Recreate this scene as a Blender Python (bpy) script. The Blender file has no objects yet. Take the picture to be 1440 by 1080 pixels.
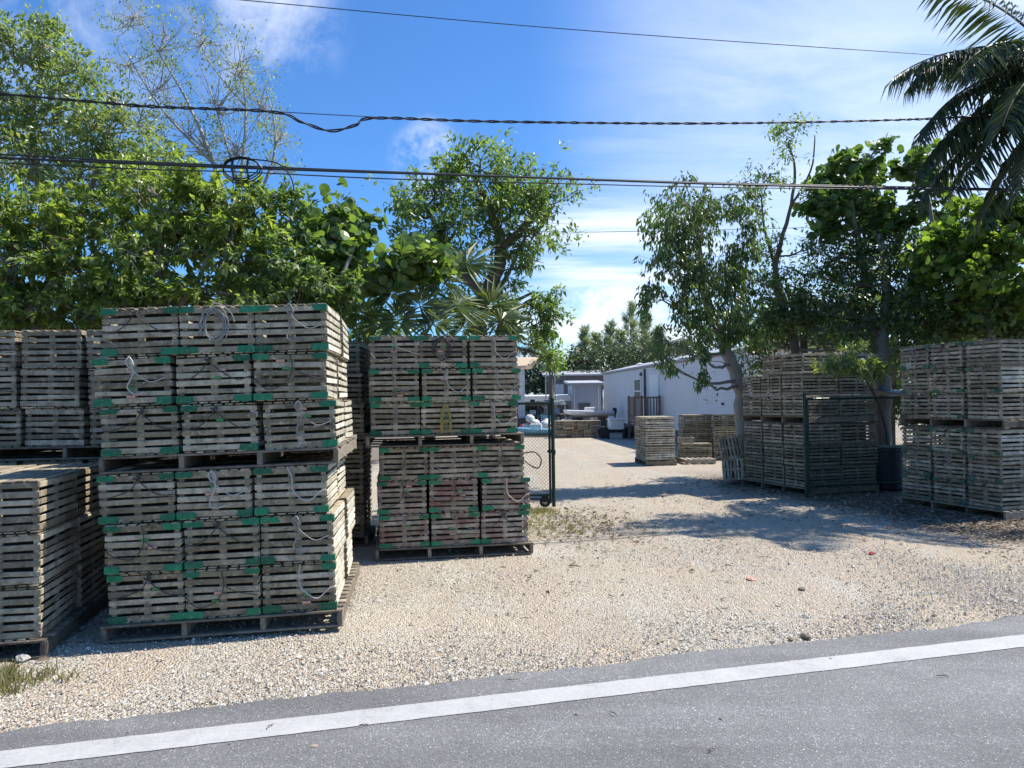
import bpy, math, random
import numpy as np
from mathutils import Vector, Matrix, Euler
SC = bpy.context.scene
C = SC.collection
R = math.radians

# ------------------------------------------------------------------ camera
F = 1080.0
CAM = Vector((0, 0, 1.95))
PITCH, ROLL = 1.1, -0.87
cam_d = bpy.data.cameras.new('camera'); cam = bpy.data.objects.new('camera', cam_d); C.objects.link(cam)
cam_d.sensor_width = 36; cam_d.lens = F / 1440 * 36; cam_d.clip_end = 5000; cam_d.clip_start = 0.05
MC = Matrix.Rotation(R(90 + PITCH), 3, 'X') @ Matrix.Rotation(R(ROLL), 3, 'Z')
cam.matrix_world = Matrix.Translation(CAM) @ MC.to_4x4()
SC.camera = cam

def P(px, py, depth):
    """world point seen at photo pixel (px,py), at world depth y"""
    d = MC @ Vector(((px - 720) / F, -(py - 540) / F, -1))
    return CAM + d * (depth / d.y)
def G(px, py, z=0.0):
    d = MC @ Vector(((px - 720) / F, -(py - 540) / F, -1))
    return CAM + d * ((z - CAM.z) / d.z)

# ------------------------------------------------------------------ light
SUN_AZ, SUN_EL = 15.0, 55.0          # degrees, azimuth measured from +X towards +Y
sdir = Vector((math.cos(R(SUN_EL)) * math.cos(R(SUN_AZ)), math.cos(R(SUN_EL)) * math.sin(R(SUN_AZ)), math.sin(R(SUN_EL))))
sl = bpy.data.lights.new('sun', 'SUN'); sl.energy = 4.8; sl.angle = R(0.5); sl.color = (1, .95, .87)
so = bpy.data.objects.new('sun', sl); C.objects.link(so)
so.rotation_euler = (-sdir).to_track_quat('-Z', 'Y').to_euler()
SC.view_settings.view_transform = 'Standard'; SC.view_settings.look = 'None'
SC.view_settings.exposure = 0.64; SC.view_settings.gamma = 1

def nn(nt, t, **kw):
    n = nt.nodes.new(t)
    for k, v in kw.items():
        if k.startswith('i_'):
            n.inputs[k[2:].replace('_', ' ')].default_value = v
        else:
            setattr(n, k, v)
    return n
def mth(nt, op, a, b=None, c=None, clamp=False):
    n = nt.nodes.new('ShaderNodeMath'); n.operation = op; n.use_clamp = clamp
    for i, v in enumerate((a, b, c)):
        if v is None: continue
        if isinstance(v, (int, float)): n.inputs[i].default_value = v
        else: nt.links.new(v, n.inputs[i])
    return n.outputs[0]
def mixc(nt, fac, a, b, blend='MIX'):
    n = nt.nodes.new('ShaderNodeMix'); n.data_type = 'RGBA'; n.blend_type = blend
    for i, v in ((0, fac), (6, a), (7, b)):
        if isinstance(v, (int, float)): n.inputs[i].default_value = v
        elif isinstance(v, (tuple, list)): n.inputs[i].default_value = (*v[:3], 1)
        else: nt.links.new(v, n.inputs[i])
    return n.outputs[2]
def ramp(nt, fac, stops, interp='LINEAR'):
    n = nt.nodes.new('ShaderNodeValToRGB'); cr = n.color_ramp; cr.interpolation = interp
    while len(cr.elements) > 1: cr.elements.remove(cr.elements[-1])
    cr.elements[0].position = stops[0][0]; c = stops[0][1]; cr.elements[0].color = (*c, 1) if not isinstance(c, (int, float)) else (c, c, c, 1)
    for p, c in stops[1:]:
        e = cr.elements.new(p); e.color = (*c, 1) if not isinstance(c, (int, float)) else (c, c, c, 1)
    nt.links.new(fac, n.inputs[0])
    return n.outputs[0]

def build_world():
    w = bpy.data.worlds.new('World'); SC.world = w; w.use_nodes = True
    nt = w.node_tree; nt.nodes.clear(); L = nt.links
    sky = nn(nt, 'ShaderNodeTexSky', sky_type='NISHITA', sun_disc=False, sun_elevation=R(SUN_EL), sun_rotation=R(90 - SUN_AZ),
             altitude=0, air_density=1.0, dust_density=0.55, ozone_density=2.2)
    tc = nn(nt, 'ShaderNodeTexCoord')
    vec = tc.outputs['Generated']
    sep = nn(nt, 'ShaderNodeSeparateXYZ'); L.new(vec, sep.inputs[0])
    zz = mth(nt, 'ADD', mth(nt, 'MAXIMUM', sep.outputs[2], 0.0), 0.22)
    cmb = nn(nt, 'ShaderNodeCombineXYZ')
    L.new(mth(nt, 'DIVIDE', sep.outputs[0], zz), cmb.inputs[0]); L.new(mth(nt, 'DIVIDE', sep.outputs[1], zz), cmb.inputs[1])
    def noise(scale, detail, rough, stretch=(1, 1, 1), rot=0, src=None, dist=0.0):
        mp = nn(nt, 'ShaderNodeMapping'); mp.inputs['Scale'].default_value = stretch; mp.inputs['Rotation'].default_value = (0, 0, R(rot))
        L.new(src or cmb.outputs[0], mp.inputs[0])
        n = nn(nt, 'ShaderNodeTexNoise'); n.inputs['Scale'].default_value = scale; n.inputs['Detail'].default_value = detail
        n.inputs['Roughness'].default_value = rough; n.inputs['Distortion'].default_value = dist
        L.new(mp.outputs[0], n.inputs[0]); return n.outputs[0]
    def region(px, py, r_in, r_out):      # soft patch of sky around a direction (degrees)
        d = (P(px, py, 10) - CAM).normalized()
        dt = nn(nt, 'ShaderNodeVectorMath', operation='DOT_PRODUCT'); L.new(vec, dt.inputs[0]); dt.inputs[1].default_value = d
        mr = nn(nt, 'ShaderNodeMapRange', interpolation_type='SMOOTHSTEP'); L.new(dt.outputs['Value'], mr.inputs[0])
        mr.inputs[1].default_value = math.cos(R(r_out)); mr.inputs[2].default_value = math.cos(R(r_in))
        return mr.outputs[0]
    cir = noise(1.5, 9, .62, (1.0, 2.2, 1), 28, dist=.5)
    veil = ramp(nt, cir, [(.36, 0.0), (.72, 1.0)])
    soft = noise(.9, 3, .5, (1, 1.4, 1), 15)
    soft = ramp(nt, soft, [(.3, .45), (.7, 1.0)])
    m1 = mth(nt, 'MULTIPLY', mth(nt, 'ADD', mth(nt, 'MULTIPLY', veil, .5), mth(nt, 'MULTIPLY', soft, .5)), region(1430, 100, 0, 31))
    band = noise(2.2, 8, .6, (0.35, 1.8, 1), -12, dist=.3)
    m2 = mth(nt, 'MULTIPLY', ramp(nt, band, [(.34, 0.0), (.6, 1.0)]), region(880, 410, 3, 12))
    m2b = mth(nt, 'MULTIPLY', mth(nt, 'MULTIPLY', ramp(nt, band, [(.25, .2), (.6, 1.0)]), region(1000, 330, 4, 14)), .55)
    puff = noise(11, 8, .62, (1, 1, 1), 0, src=vec)
    m3 = mth(nt, 'MULTIPLY', ramp(nt, puff, [(.44, 0.0), (.62, .85)]), region(606, 226, .6, 3.4))
    m5 = mth(nt, 'MULTIPLY', ramp(nt, puff, [(.4, 0.0), (.55, 1.0)]), region(860, 470, 1.5, 6.5))
    wisp = noise(6, 9, .65, (1, 1.6, 1), 40, src=vec, dist=.6)
    m4 = mth(nt, 'MULTIPLY', ramp(nt, wisp, [(.46, 0.0), (.7, .7)]), region(350, 20, 0, 7))
    m6 = mth(nt, 'MULTIPLY', ramp(nt, wisp, [(.44, 0.0), (.7, .5)]), region(40, 40, 0, 10))
    m7 = mth(nt, 'MULTIPLY', ramp(nt, cir, [(.45, 0.0), (.8, .5)]), mth(nt, 'MAXIMUM', mth(nt, 'MULTIPLY', sep.outputs[1], -1.0), 0.0))
    tot = m1
    for m in (m2, m2b, m3, m4, m5, m6): tot = mth(nt, 'MAXIMUM', tot, m)
    tot = mth(nt, 'MULTIPLY', tot, .76)
    gam = nn(nt, 'ShaderNodeGamma'); L.new(sky.outputs[0], gam.inputs[0]); gam.inputs[1].default_value = 1.0
    tint = mixc(nt, 1.0, gam.outputs[0], (.46, .83, 1.25), 'MULTIPLY')
    col = mixc(nt, tot, tint, (8.3, 8.6, 8.9))
    bg = nn(nt, 'ShaderNodeBackground'); L.new(col, bg.inputs[0]); bg.inputs[1].default_value = 0.105
    out = nn(nt, 'ShaderNodeOutputWorld'); L.new(bg.outputs[0], out.inputs[0])
build_world()

# ------------------------------------------------------------------ materials
def material(name):
    m = bpy.data.materials.new(name); m.use_nodes = True
    nt = m.node_tree; bs = nt.nodes['Principled BSDF']
    return m, nt, bs
def setbump(nt, bs, h, strength, dist):
    b = nn(nt, 'ShaderNodeBump'); b.inputs['Strength'].default_value = strength; b.inputs['Distance'].default_value = dist
    nt.links.new(h, b.inputs['Height']); nt.links.new(b.outputs[0], bs.inputs['Normal'])
def tnoise(nt, src, scale, detail=4, rough=.6, stretch=None, dist=0):
    n = nn(nt, 'ShaderNodeTexNoise'); n.inputs['Scale'].default_value = scale; n.inputs['Detail'].default_value = detail
    n.inputs['Roughness'].default_value = rough; n.inputs['Distortion'].default_value = dist
    if stretch:
        mp = nn(nt, 'ShaderNodeMapping'); mp.inputs['Scale'].default_value = stretch; nt.links.new(src, mp.inputs[0]); src = mp.outputs[0]
    nt.links.new(src, n.inputs[0]); return n.outputs[0]
def plain(name, col, rough=.6, metal=0, var=.15, scale=6, bump=0):
    m, nt, bs = material(name)
    tc = nn(nt, 'ShaderNodeTexCoord').outputs['Object']
    n = tnoise(nt, tc, scale, 6, .65)
    lo = tuple(c * (1 - var) for c in col); hi = tuple(min(1, c * (1 + var)) for c in col)
    nt.links.new(ramp(nt, n, [(.3, lo), (.7, hi)]), bs.inputs['Base Color'])
    bs.inputs['Roughness'].default_value = rough; bs.inputs['Metallic'].default_value = metal
    if bump: setbump(nt, bs, n, .5, bump)
    return m

def wood(name, dark, mid, pale, red=0.0):
    m, nt, bs = material(name); L = nt.links
    g = nn(nt, 'ShaderNodeNewGeometry'); oi = nn(nt, 'ShaderNodeObjectInfo')
    tc = nn(nt, 'ShaderNodeTexCoord').outputs['Object']
    off = nn(nt, 'ShaderNodeVectorMath', operation='SCALE'); off.inputs[0].default_value = (17, 31, 53); L.new(oi.outputs['Random'], off.inputs['Scale'])
    ad = nn(nt, 'ShaderNodeVectorMath', operation='ADD'); L.new(tc, ad.inputs[0]); L.new(off.outputs[0], ad.inputs[1])
    rnd = g.outputs['Random Per Island']
    isl = mth(nt, 'FRACT', mth(nt, 'ADD', rnd, mth(nt, 'MULTIPLY', oi.outputs['Random'], 7.31)))
    base = ramp(nt, isl, [(0, dark), (.45, mid), (.85, pale), (1, tuple(min(1, c * 1.25) for c in pale))])
    n1 = tnoise(nt, ad.outputs[0], 9, 8, .72)
    base = mixc(nt, ramp(nt, n1, [(.42, 0.0), (.66, .8)]), base, tuple(c * .42 for c in dark))
    n7 = tnoise(nt, ad.outputs[0], 5, 5, .7, dist=.8)
    base = mixc(nt, ramp(nt, n7, [(.56, 0.0), (.68, .55)]), base, tuple(min(1, c * 1.3) for c in pale))
    n2 = tnoise(nt, ad.outputs[0], 38, 6, .7)
    base = mixc(nt, ramp(nt, n2, [(.56, 0.0), (.68, .65)]), base, tuple(min(1, c * 1.35) for c in pale))
    n4 = tnoise(nt, ad.outputs[0], 2.2, 3, .6)
    base = mixc(nt, ramp(nt, n4, [(.45, 0.0), (.75, .55)]), base, (.24, .22, .12))
    if red:
        n3 = tnoise(nt, ad.outputs[0], 3.1, 3, .6)
        base = mixc(nt, ramp(nt, n3, [(.5, 0.0), (.62, red)]), base, (.22, .075, .05))
    L.new(base, bs.inputs['Base Color']); bs.inputs['Roughness'].default_value = .88
    gr = tnoise(nt, ad.outputs[0], 60, 5, .7, (1, 1, 4))
    setbump(nt, bs, mth(nt, 'ADD', gr, mth(nt, 'MULTIPLY', n1, 1.0)), .8, .006)
    return m
M = {}
M['wood'] = wood('weathered_trap_wood', (.20, .155, .092), (.39, .315, .20), (.57, .48, .335))
M['wood_red'] = wood('reddish_trap_wood', (.21, .155, .115), (.38, .31, .235), (.55, .47, .37), red=.6)
M['wood_grey'] = wood('grey_trap_wood', (.20, .155, .10), (.36, .29, .195), (.52, .435, .31))
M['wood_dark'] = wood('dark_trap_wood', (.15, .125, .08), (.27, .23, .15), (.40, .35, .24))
M['wood_side'] = wood('sunlit_painted_side_slats', (.46, .40, .29), (.64, .57, .44), (.76, .69, .56))  # paler colour puts sunlight into the side slats
M['wood_inner'] = plain('shade_painted_inner_boards', (.05, .042, .03), .95, var=.4, scale=12)  # near-black colour paints the shade inside the traps
M['pallet'] = wood('pallet_wood', (.12, .09, .065), (.2, .155, .115), (.3, .25, .19))
M['pallet_new'] = wood('pale_pallet_wood', (.3, .26, .2), (.42, .37, .29), (.55, .5, .4))
M['deckwood'] = wood('brown_deck_wood', (.14, .085, .065), (.2, .12, .095), (.26, .17, .135))
def dip(name, col, bare):
    m, nt, bs = material(name); L = nt.links
    tc = nn(nt, 'ShaderNodeTexCoord').outputs['Object']; oi = nn(nt, 'ShaderNodeObjectInfo').outputs['Random']
    off = nn(nt, 'ShaderNodeVectorMath', operation='SCALE'); off.inputs[0].default_value = (13, 29, 41); L.new(oi, off.inputs['Scale'])
    ad = nn(nt, 'ShaderNodeVectorMath', operation='ADD'); L.new(tc, ad.inputs[0]); L.new(off.outputs[0], ad.inputs[1])
    n = tnoise(nt, ad.outputs[0], 22, 6, .7)
    c = mixc(nt, 1.0, ramp(nt, n, [(.3, tuple(x * .6 for x in col)), (.7, tuple(x * 1.35 for x in col))]), ramp(nt, oi, [(0, .6), (1, 1.3)]), 'MULTIPLY')
    wn = tnoise(nt, ad.outputs[0], 45, 7, .75)
    c = mixc(nt, ramp(nt, wn, [(bare, 0.0), (bare + .05, .85)]), c, (.3, .26, .18))
    L.new(c, bs.inputs['Base Color']); bs.inputs['Roughness'].default_value = .7; setbump(nt, bs, n, .6, .004); return m
M['green'] = dip('green_dip_paint', (.014, .17, .075), .58)
M['greenfaded'] = dip('faded_green_paint', (.03, .11, .07), .53)
M['tag_green'] = plain('green_tag', (.06, .26, .06), .5)
M['tag_pink'] = plain('pink_tag', (.6, .3, .22), .6, var=.3, scale=40)
M['rope_white'] = plain('white_rope', (.46, .44, .39), .9, var=.3, scale=60, bump=.002)
M['rope_dark'] = plain('dark_rope', (.055, .05, .045), .9, var=.4, scale=60, bump=.002)
M['rope_grey'] = plain('grey_rope', (.25, .24, .22), .9, var=.4, scale=60, bump=.002)
M['rope_yellow'] = plain('yellow_rope', (.3, .25, .06), .9, var=.4, scale=60, bump=.002)
M['black'] = plain('black_rubber', (.018, .018, .02), .5, var=.3)
M['cable'] = plain('black_cable', (.012, .012, .013), .45, var=.3)
M['greenmetal'] = plain('dark_green_metal', (.008, .034, .024), .4, metal=.2, var=.3)
M['galv'] = plain('galvanised_wire', (.3, .31, .3), .45, metal=.7, var=.2)
M['white'] = plain('white_paint', (.78, .78, .76), .4, var=.06)
M['offwhite'] = plain('stained_white', (.62, .62, .6), .5, var=.25, scale=5)
M['steel'] = plain('steel', (.4, .41, .42), .35, metal=.8)
M['glass'] = plain('dark_glass', (.03, .045, .045), .08, var=.3, scale=2)
M['window_dark'] = plain('dark_window_pane', (.02, .035, .035), .35, var=.3, scale=2)
M['greyroof'] = plain('grey_roof', (.36, .36, .38), .7, var=.12, scale=3)
M['shedgrey'] = plain('blue_grey_siding', (.34, .38, .43), .6, var=.08, scale=2)
M['darkwall'] = plain('dark_grey_wall', (.10, .105, .115), .7, var=.35, scale=3)
M['beige'] = plain('beige_roof', (.5, .39, .26), .7, var=.12, scale=2)
M['tarpblue'] = plain('blue_tarp', (.16, .36, .48), .5, var=.3)
M['teal'] = plain('teal_plastic', (.03, .26, .2), .5, var=.3)
M['navy'] = plain('navy_plastic', (.012, .018, .035), .45, var=.3)
M['redplastic'] = plain('red_plastic', (.4, .03, .03), .4, var=.2)
M['concrete'] = plain('concrete', (.36, .34, .31), .9, var=.25, scale=14, bump=.01)
M['buoywhite'] = plain('buoy_foam', (.68, .67, .62), .7, var=.25, scale=10)
M['brownbox'] = plain('brown_board', (.2, .155, .1), .8, var=.3)

def siding():
    m, nt, bs = material('white_lap_siding'); L = nt.links
    tc = nn(nt, 'ShaderNodeTexCoord').outputs['Object']
    n = tnoise(nt, tc, .9, 6, .6)
    L.new(ramp(nt, n, [(.3, (.66, .62, .59)), (.7, (.73, .69, .66))]), bs.inputs['Base Color']); bs.inputs['Roughness'].default_value = .55
    return m
M['siding'] = siding()

def bark(name, a, b, scale=18):
    m, nt, bs = material(name)
    tc = nn(nt, 'ShaderNodeTexCoord').outputs['Object']
    n = tnoise(nt, tc, scale, 8, .7, (1, 1, .35)); n2 = tnoise(nt, tc, 3, 4, .6)
    c = mixc(nt, n2, ramp(nt, n, [(.3, a), (.7, b)]), tuple(x * .8 for x in b))
    nt.links.new(c, bs.inputs['Base Color']); bs.inputs['Roughness'].default_value = .9
    setbump(nt, bs, n, .8, .02); return m
M['bark_grey'] = bark('grey_bark', (.16, .14, .115), (.36, .33, .28))
M['bark_pale'] = bark('pale_bark', (.26, .23, .19), (.5, .47, .41))
M['bark_brown'] = bark('brown_bark', (.09, .07, .05), (.2, .165, .13))

def leafmat(name, stops, trans=.4, rough=.38, tcol=None, spec=.5):
    m, nt, bs = material(name); L = nt.links
    g = nn(nt, 'ShaderNodeNewGeometry').outputs['Random Per Island']
    tc = nn(nt, 'ShaderNodeTexCoord').outputs['Object']
    n = tnoise(nt, tc, 1.3, 3, .6)
    f = mth(nt, 'ADD', mth(nt, 'MULTIPLY', g, .75), mth(nt, 'MULTIPLY', mth(nt, 'SUBTRACT', n, .35), .6), clamp=True)
    col = ramp(nt, f, stops)
    L.new(col, bs.inputs['Base Color']); bs.inputs['Roughness'].default_value = rough
    bs.inputs['Specular IOR Level'].default_value = spec
    tr = nn(nt, 'ShaderNodeBsdfTranslucent')
    L.new(mixc(nt, 1.0, col, tcol or (2.0, 2.2, .7), 'MULTIPLY'), tr.inputs[0])
    mx = nn(nt, 'ShaderNodeMixShader'); mx.inputs[0].default_value = trans
    L.new(bs.outputs[0], mx.inputs[1]); L.new(tr.outputs[0], mx.inputs[2])
    L.new(mx.outputs[0], nt.nodes['Material Output'].inputs[0]); return m
M['leaf_bright'] = leafmat('bright_green_leaves', [(0, (.055, .09, .03)), (.35, (.145, .195, .06)), (.8, (.27, .32, .10)), (.96, (.40, .40, .16)), (1, (.42, .25, .10))], trans=.45)
M['leaf_mid'] = leafmat('mid_green_leaves', [(0, (.06, .10, .04)), (.5, (.14, .20, .075)), (.9, (.23, .29, .11)), (1, (.3, .27, .10))], trans=.45)
M['leaf_pale'] = leafmat('dusty_pale_leaves', [(0, (.09, .13, .055)), (.5, (.18, .225, .095)), (.85, (.28, .31, .14)), (1, (.38, .26, .16))], trans=.4)
M['leaf_dark'] = leafmat('dark_glossy_leaves', [(0, (.045, .075, .035)), (.5, (.095, .14, .06)), (.9, (.17, .22, .10)), (1, (.28, .27, .12))], trans=.42, rough=.3)
M['leaf_grape'] = leafmat('sea_grape_leaves', [(0, (.05, .09, .035)), (.5, (.11, .17, .06)), (.88, (.19, .26, .085)), (.96, (.32, .30, .07)), (1, (.3, .14, .06))], trans=.35, rough=.35)
M['leaf_yellow'] = leafmat('yellow_green_grape_leaves', [(0, (.04, .075, .025)), (.5, (.10, .155, .045)), (.8, (.2, .27, .06)), (.95, (.36, .36, .08)), (1, (.38, .2, .05))], trans=.5, rough=.35)
M['leaf_palm'] = leafmat('fan_palm_blades', [(0, (.045, .07, .03)), (.5, (.11, .145, .06)), (.9, (.23, .25, .12)), (1, (.48, .4, .22))], trans=.3, rough=.35)
M['leaf_coco'] = leafmat('coconut_leaflets', [(0, (.035, .055, .032)), (.6, (.06, .085, .045)), (1, (.12, .14, .075))], trans=.25, rough=.4)
M['leaf_pine'] = leafmat('grey_green_needles', [(0, (.13, .155, .12)), (.6, (.21, .245, .18)), (1, (.3, .32, .24))], trans=.35, rough=.7)
M['leaf_far'] = leafmat('far_leaves', [(0, (.022, .04, .022)), (.5, (.045, .072, .035)), (1, (.10, .135, .06))], trans=.25, rough=.45)
M['litter'] = leafmat('fallen_leaves', [(0, (.10, .075, .05)), (.5, (.22, .165, .11)), (.85, (.38, .31, .22)), (1, (.2, .2, .08))], trans=.1, rough=.8, tcol=(1, 1, 1))
M['grass'] = leafmat('dry_grass', [(0, (.09, .095, .04)), (.5, (.2, .185, .09)), (1, (.42, .35, .22))], trans=.3, rough=.7)

def gravel_mat():
    m, nt, bs = material('crushed_coral_gravel'); L = nt.links
    tc = nn(nt, 'ShaderNodeTexCoord').outputs['Object']
    sep = nn(nt, 'ShaderNodeSeparateXYZ'); L.new(tc, sep.inputs[0])
    v = nn(nt, 'ShaderNodeTexVoronoi'); v.inputs['Scale'].default_value = 62; L.new(tc, v.inputs['Vector'])
    v2 = nn(nt, 'ShaderNodeTexVoronoi'); v2.inputs['Scale'].default_value = 27; L.new(tc, v2.inputs['Vector'])
    sv = nn(nt, 'ShaderNodeSeparateColor'); L.new(v.outputs['Color'], sv.inputs[0])
    sv2 = nn(nt, 'ShaderNodeSeparateColor'); L.new(v2.outputs['Color'], sv2.inputs[0])
    stone = ramp(nt, sv.outputs[0], [(0, (.30, .25, .185)), (.3, (.44, .385, .295)), (.7, (.55, .495, .395)), (1, (.68, .63, .53))])
    big = ramp(nt, sv2.outputs[1], [(.8, 0.0), (.9, .5)])
    stone = mixc(nt, big, stone, (.66, .62, .54))
    warm = ramp(nt, tnoise(nt, tc, .32, 5, .6, dist=.6), [(.38, 0.0), (.62, .75)])
    stone = mixc(nt, warm, stone, (.53, .43, .30))
    white = ramp(nt, tnoise(nt, tc, .8, 5, .6, dist=.4), [(.52, 0.0), (.7, .45)])
    stone = mixc(nt, white, stone, (.64, .60, .52))
    rut = nn(nt, 'ShaderNodeTexNoise'); rut.inputs['Scale'].default_value = .7; rut.inputs['Detail'].default_value = 5
    mpr = nn(nt, 'ShaderNodeMapping'); mpr.inputs['Scale'].default_value = (1.6, .22, 1); mpr.inputs['Rotation'].default_value = (0, 0, R(-8)); L.new(tc, mpr.inputs[0]); L.new(mpr.outputs[0], rut.inputs[0])
    stone = mixc(nt, ramp(nt, rut.outputs[0], [(.47, 0.0), (.56, .75)]), stone, (.50, .405, .30))
    stone = mixc(nt, ramp(nt, rut.outputs[0], [(.3, .45), (.42, 0.0)]), stone, (.42, .35, .27))
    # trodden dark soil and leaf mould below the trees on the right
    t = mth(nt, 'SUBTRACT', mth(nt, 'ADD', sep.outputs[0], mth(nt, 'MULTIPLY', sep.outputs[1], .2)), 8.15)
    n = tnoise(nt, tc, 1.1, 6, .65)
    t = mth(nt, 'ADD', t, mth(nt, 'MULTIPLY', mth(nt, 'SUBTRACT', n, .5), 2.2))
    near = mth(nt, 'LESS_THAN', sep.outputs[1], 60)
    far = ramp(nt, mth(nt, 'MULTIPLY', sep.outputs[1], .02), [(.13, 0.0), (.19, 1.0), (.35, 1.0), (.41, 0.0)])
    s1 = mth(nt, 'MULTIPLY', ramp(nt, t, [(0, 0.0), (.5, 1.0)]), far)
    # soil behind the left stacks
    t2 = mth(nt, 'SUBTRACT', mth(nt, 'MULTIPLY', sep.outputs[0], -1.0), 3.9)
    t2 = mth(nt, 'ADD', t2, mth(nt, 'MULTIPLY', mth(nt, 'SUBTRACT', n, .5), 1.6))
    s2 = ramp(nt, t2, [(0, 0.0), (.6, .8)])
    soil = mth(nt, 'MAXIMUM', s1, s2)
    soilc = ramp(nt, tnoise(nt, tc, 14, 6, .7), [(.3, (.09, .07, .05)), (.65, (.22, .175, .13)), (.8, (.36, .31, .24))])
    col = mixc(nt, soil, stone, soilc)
    # beyond the yard: scrubby grass
    yy = nn(nt, 'ShaderNodeVectorMath', operation='LENGTH'); L.new(tc, yy.inputs[0])
    col = mixc(nt, ramp(nt, mth(nt, 'MULTIPLY', yy.outputs['Value'], .005), [(.26, 0.0), (.36, 1.0)]), col, (.16, .17, .09))
    n5 = tnoise(nt, tc, 5, 5, .7)
    col = mixc(nt, ramp(nt, n5, [(.58, 0.0), (.75, .35)]), col, (.26, .2, .14))
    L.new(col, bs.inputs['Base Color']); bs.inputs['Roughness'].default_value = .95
    h = mth(nt, 'ADD', mth(nt, 'MULTIPLY', v.outputs['Distance'], -1.2), mth(nt, 'MULTIPLY', v2.outputs['Distance'], -.8))
    h = mth(nt, 'ADD', h, mth(nt, 'MULTIPLY', tnoise(nt, tc, 7, 6, .7), 1.2))
    setbump(nt, bs, h, 1.0, .02)
    return m
M['gravel'] = gravel_mat()

def asphalt_mat():
    m, nt, bs = material('worn_asphalt'); L = nt.links
    tc = nn(nt, 'ShaderNodeTexCoord').outputs['Object']
    v = nn(nt, 'ShaderNodeTexVoronoi'); v.inputs['Scale'].default_value = 130; L.new(tc, v.inputs['Vector'])
    sv = nn(nt, 'ShaderNodeSeparateColor'); L.new(v.outputs['Color'], sv.inputs[0])
    c = ramp(nt, sv.outputs[0], [(0, (.13, .128, .124)), (.5, (.175, .173, .168)), (.93, (.225, .222, .215)), (.98, (.34, .33, .32)), (1, (.48, .47, .44))])
    n = tnoise(nt, tc, .9, 6, .65)
    c = mixc(nt, 1.0, c, ramp(nt, n, [(.3, .78), (.7, 1.18)]), 'MULTIPLY')
    n2 = tnoise(nt, tc, 320, 3, .7)
    c = mixc(nt, 1.0, c, ramp(nt, n2, [(.3, .72), (.7, 1.25)]), 'MULTIPLY')
    n3 = tnoise(nt, tc, 6, 6, .7)
    c = mixc(nt, ramp(nt, n3, [(.6, 0.0), (.8, .3)]), c, (.3, .285, .26))
    rot = nn(nt, 'ShaderNodeMapping'); rot.inputs['Rotation'].default_value = (0, 0, R(-15)); rot.inputs['Scale'].default_value = (.12, 1.5, 1); L.new(tc, rot.inputs[0])
    c = mixc(nt, 1.0, c, ramp(nt, tnoise(nt, rot.outputs[0], 1.0, 4, .6), [(.35, .8), (.65, 1.14)]), 'MULTIPLY')
    # long hairline cracks and dusty streaks
    vc = nn(nt, 'ShaderNodeTexVoronoi', feature='DISTANCE_TO_EDGE'); vc.inputs['Scale'].default_value = .55
    wob = nn(nt, 'ShaderNodeVectorMath', operation='ADD'); L.new(tc, wob.inputs[0])
    nw = nn(nt, 'ShaderNodeTexNoise'); nw.inputs['Scale'].default_value = 2.5; nw.inputs['Detail'].default_value = 6; L.new(tc, nw.inputs[0]); L.new(nw.outputs['Color'], wob.inputs[1])
    L.new(wob.outputs[0], vc.inputs['Vector'])
    c = mixc(nt, mth(nt, 'MULTIPLY', mth(nt, 'LESS_THAN', vc.outputs['Distance'], .0035), .3), c, (.1, .1, .1))
    L.new(c, bs.inputs['Base Color']); bs.inputs['Roughness'].default_value = .8
    setbump(nt, bs, mth(nt, 'ADD', v.outputs['Distance'], n2), .7, .004)
    return m
M['asphalt'] = asphalt_mat()
def line_mat():
    m, nt, bs = material('worn_white_road_paint'); L = nt.links
    tc = nn(nt, 'ShaderNodeTexCoord').outputs['Object']
    n = tnoise(nt, tc, 45, 7, .75); n2 = tnoise(nt, tc, 3, 5, .7)
    k = mth(nt, 'ADD', mth(nt, 'MULTIPLY', n, .6), mth(nt, 'MULTIPLY', n2, .5))
    c = ramp(nt, k, [(.36, (.18, .18, .175)), (.47, (.36, .355, .34)), (.72, (.48, .47, .45))])
    L.new(c, bs.inputs['Base Color']); bs.inputs['Roughness'].default_value = .7
    setbump(nt, bs, n, .5, .003); return m
M['line'] = line_mat()
def pebble_mat():
    m, nt, bs = material('pale_pebbles')
    g = nn(nt, 'ShaderNodeNewGeometry').outputs['Random Per Island']
    c = ramp(nt, g, [(0, (.26, .215, .16)), (.25, (.43, .38, .295)), (.6, (.55, .50, .41)), (.9, (.66, .62, .54)), (1, (.74, .71, .65))])
    nt.links.new(c, bs.inputs['Base Color']); bs.inputs['Roughness'].default_value = .9; return m
M['pebble'] = pebble_mat()

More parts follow.
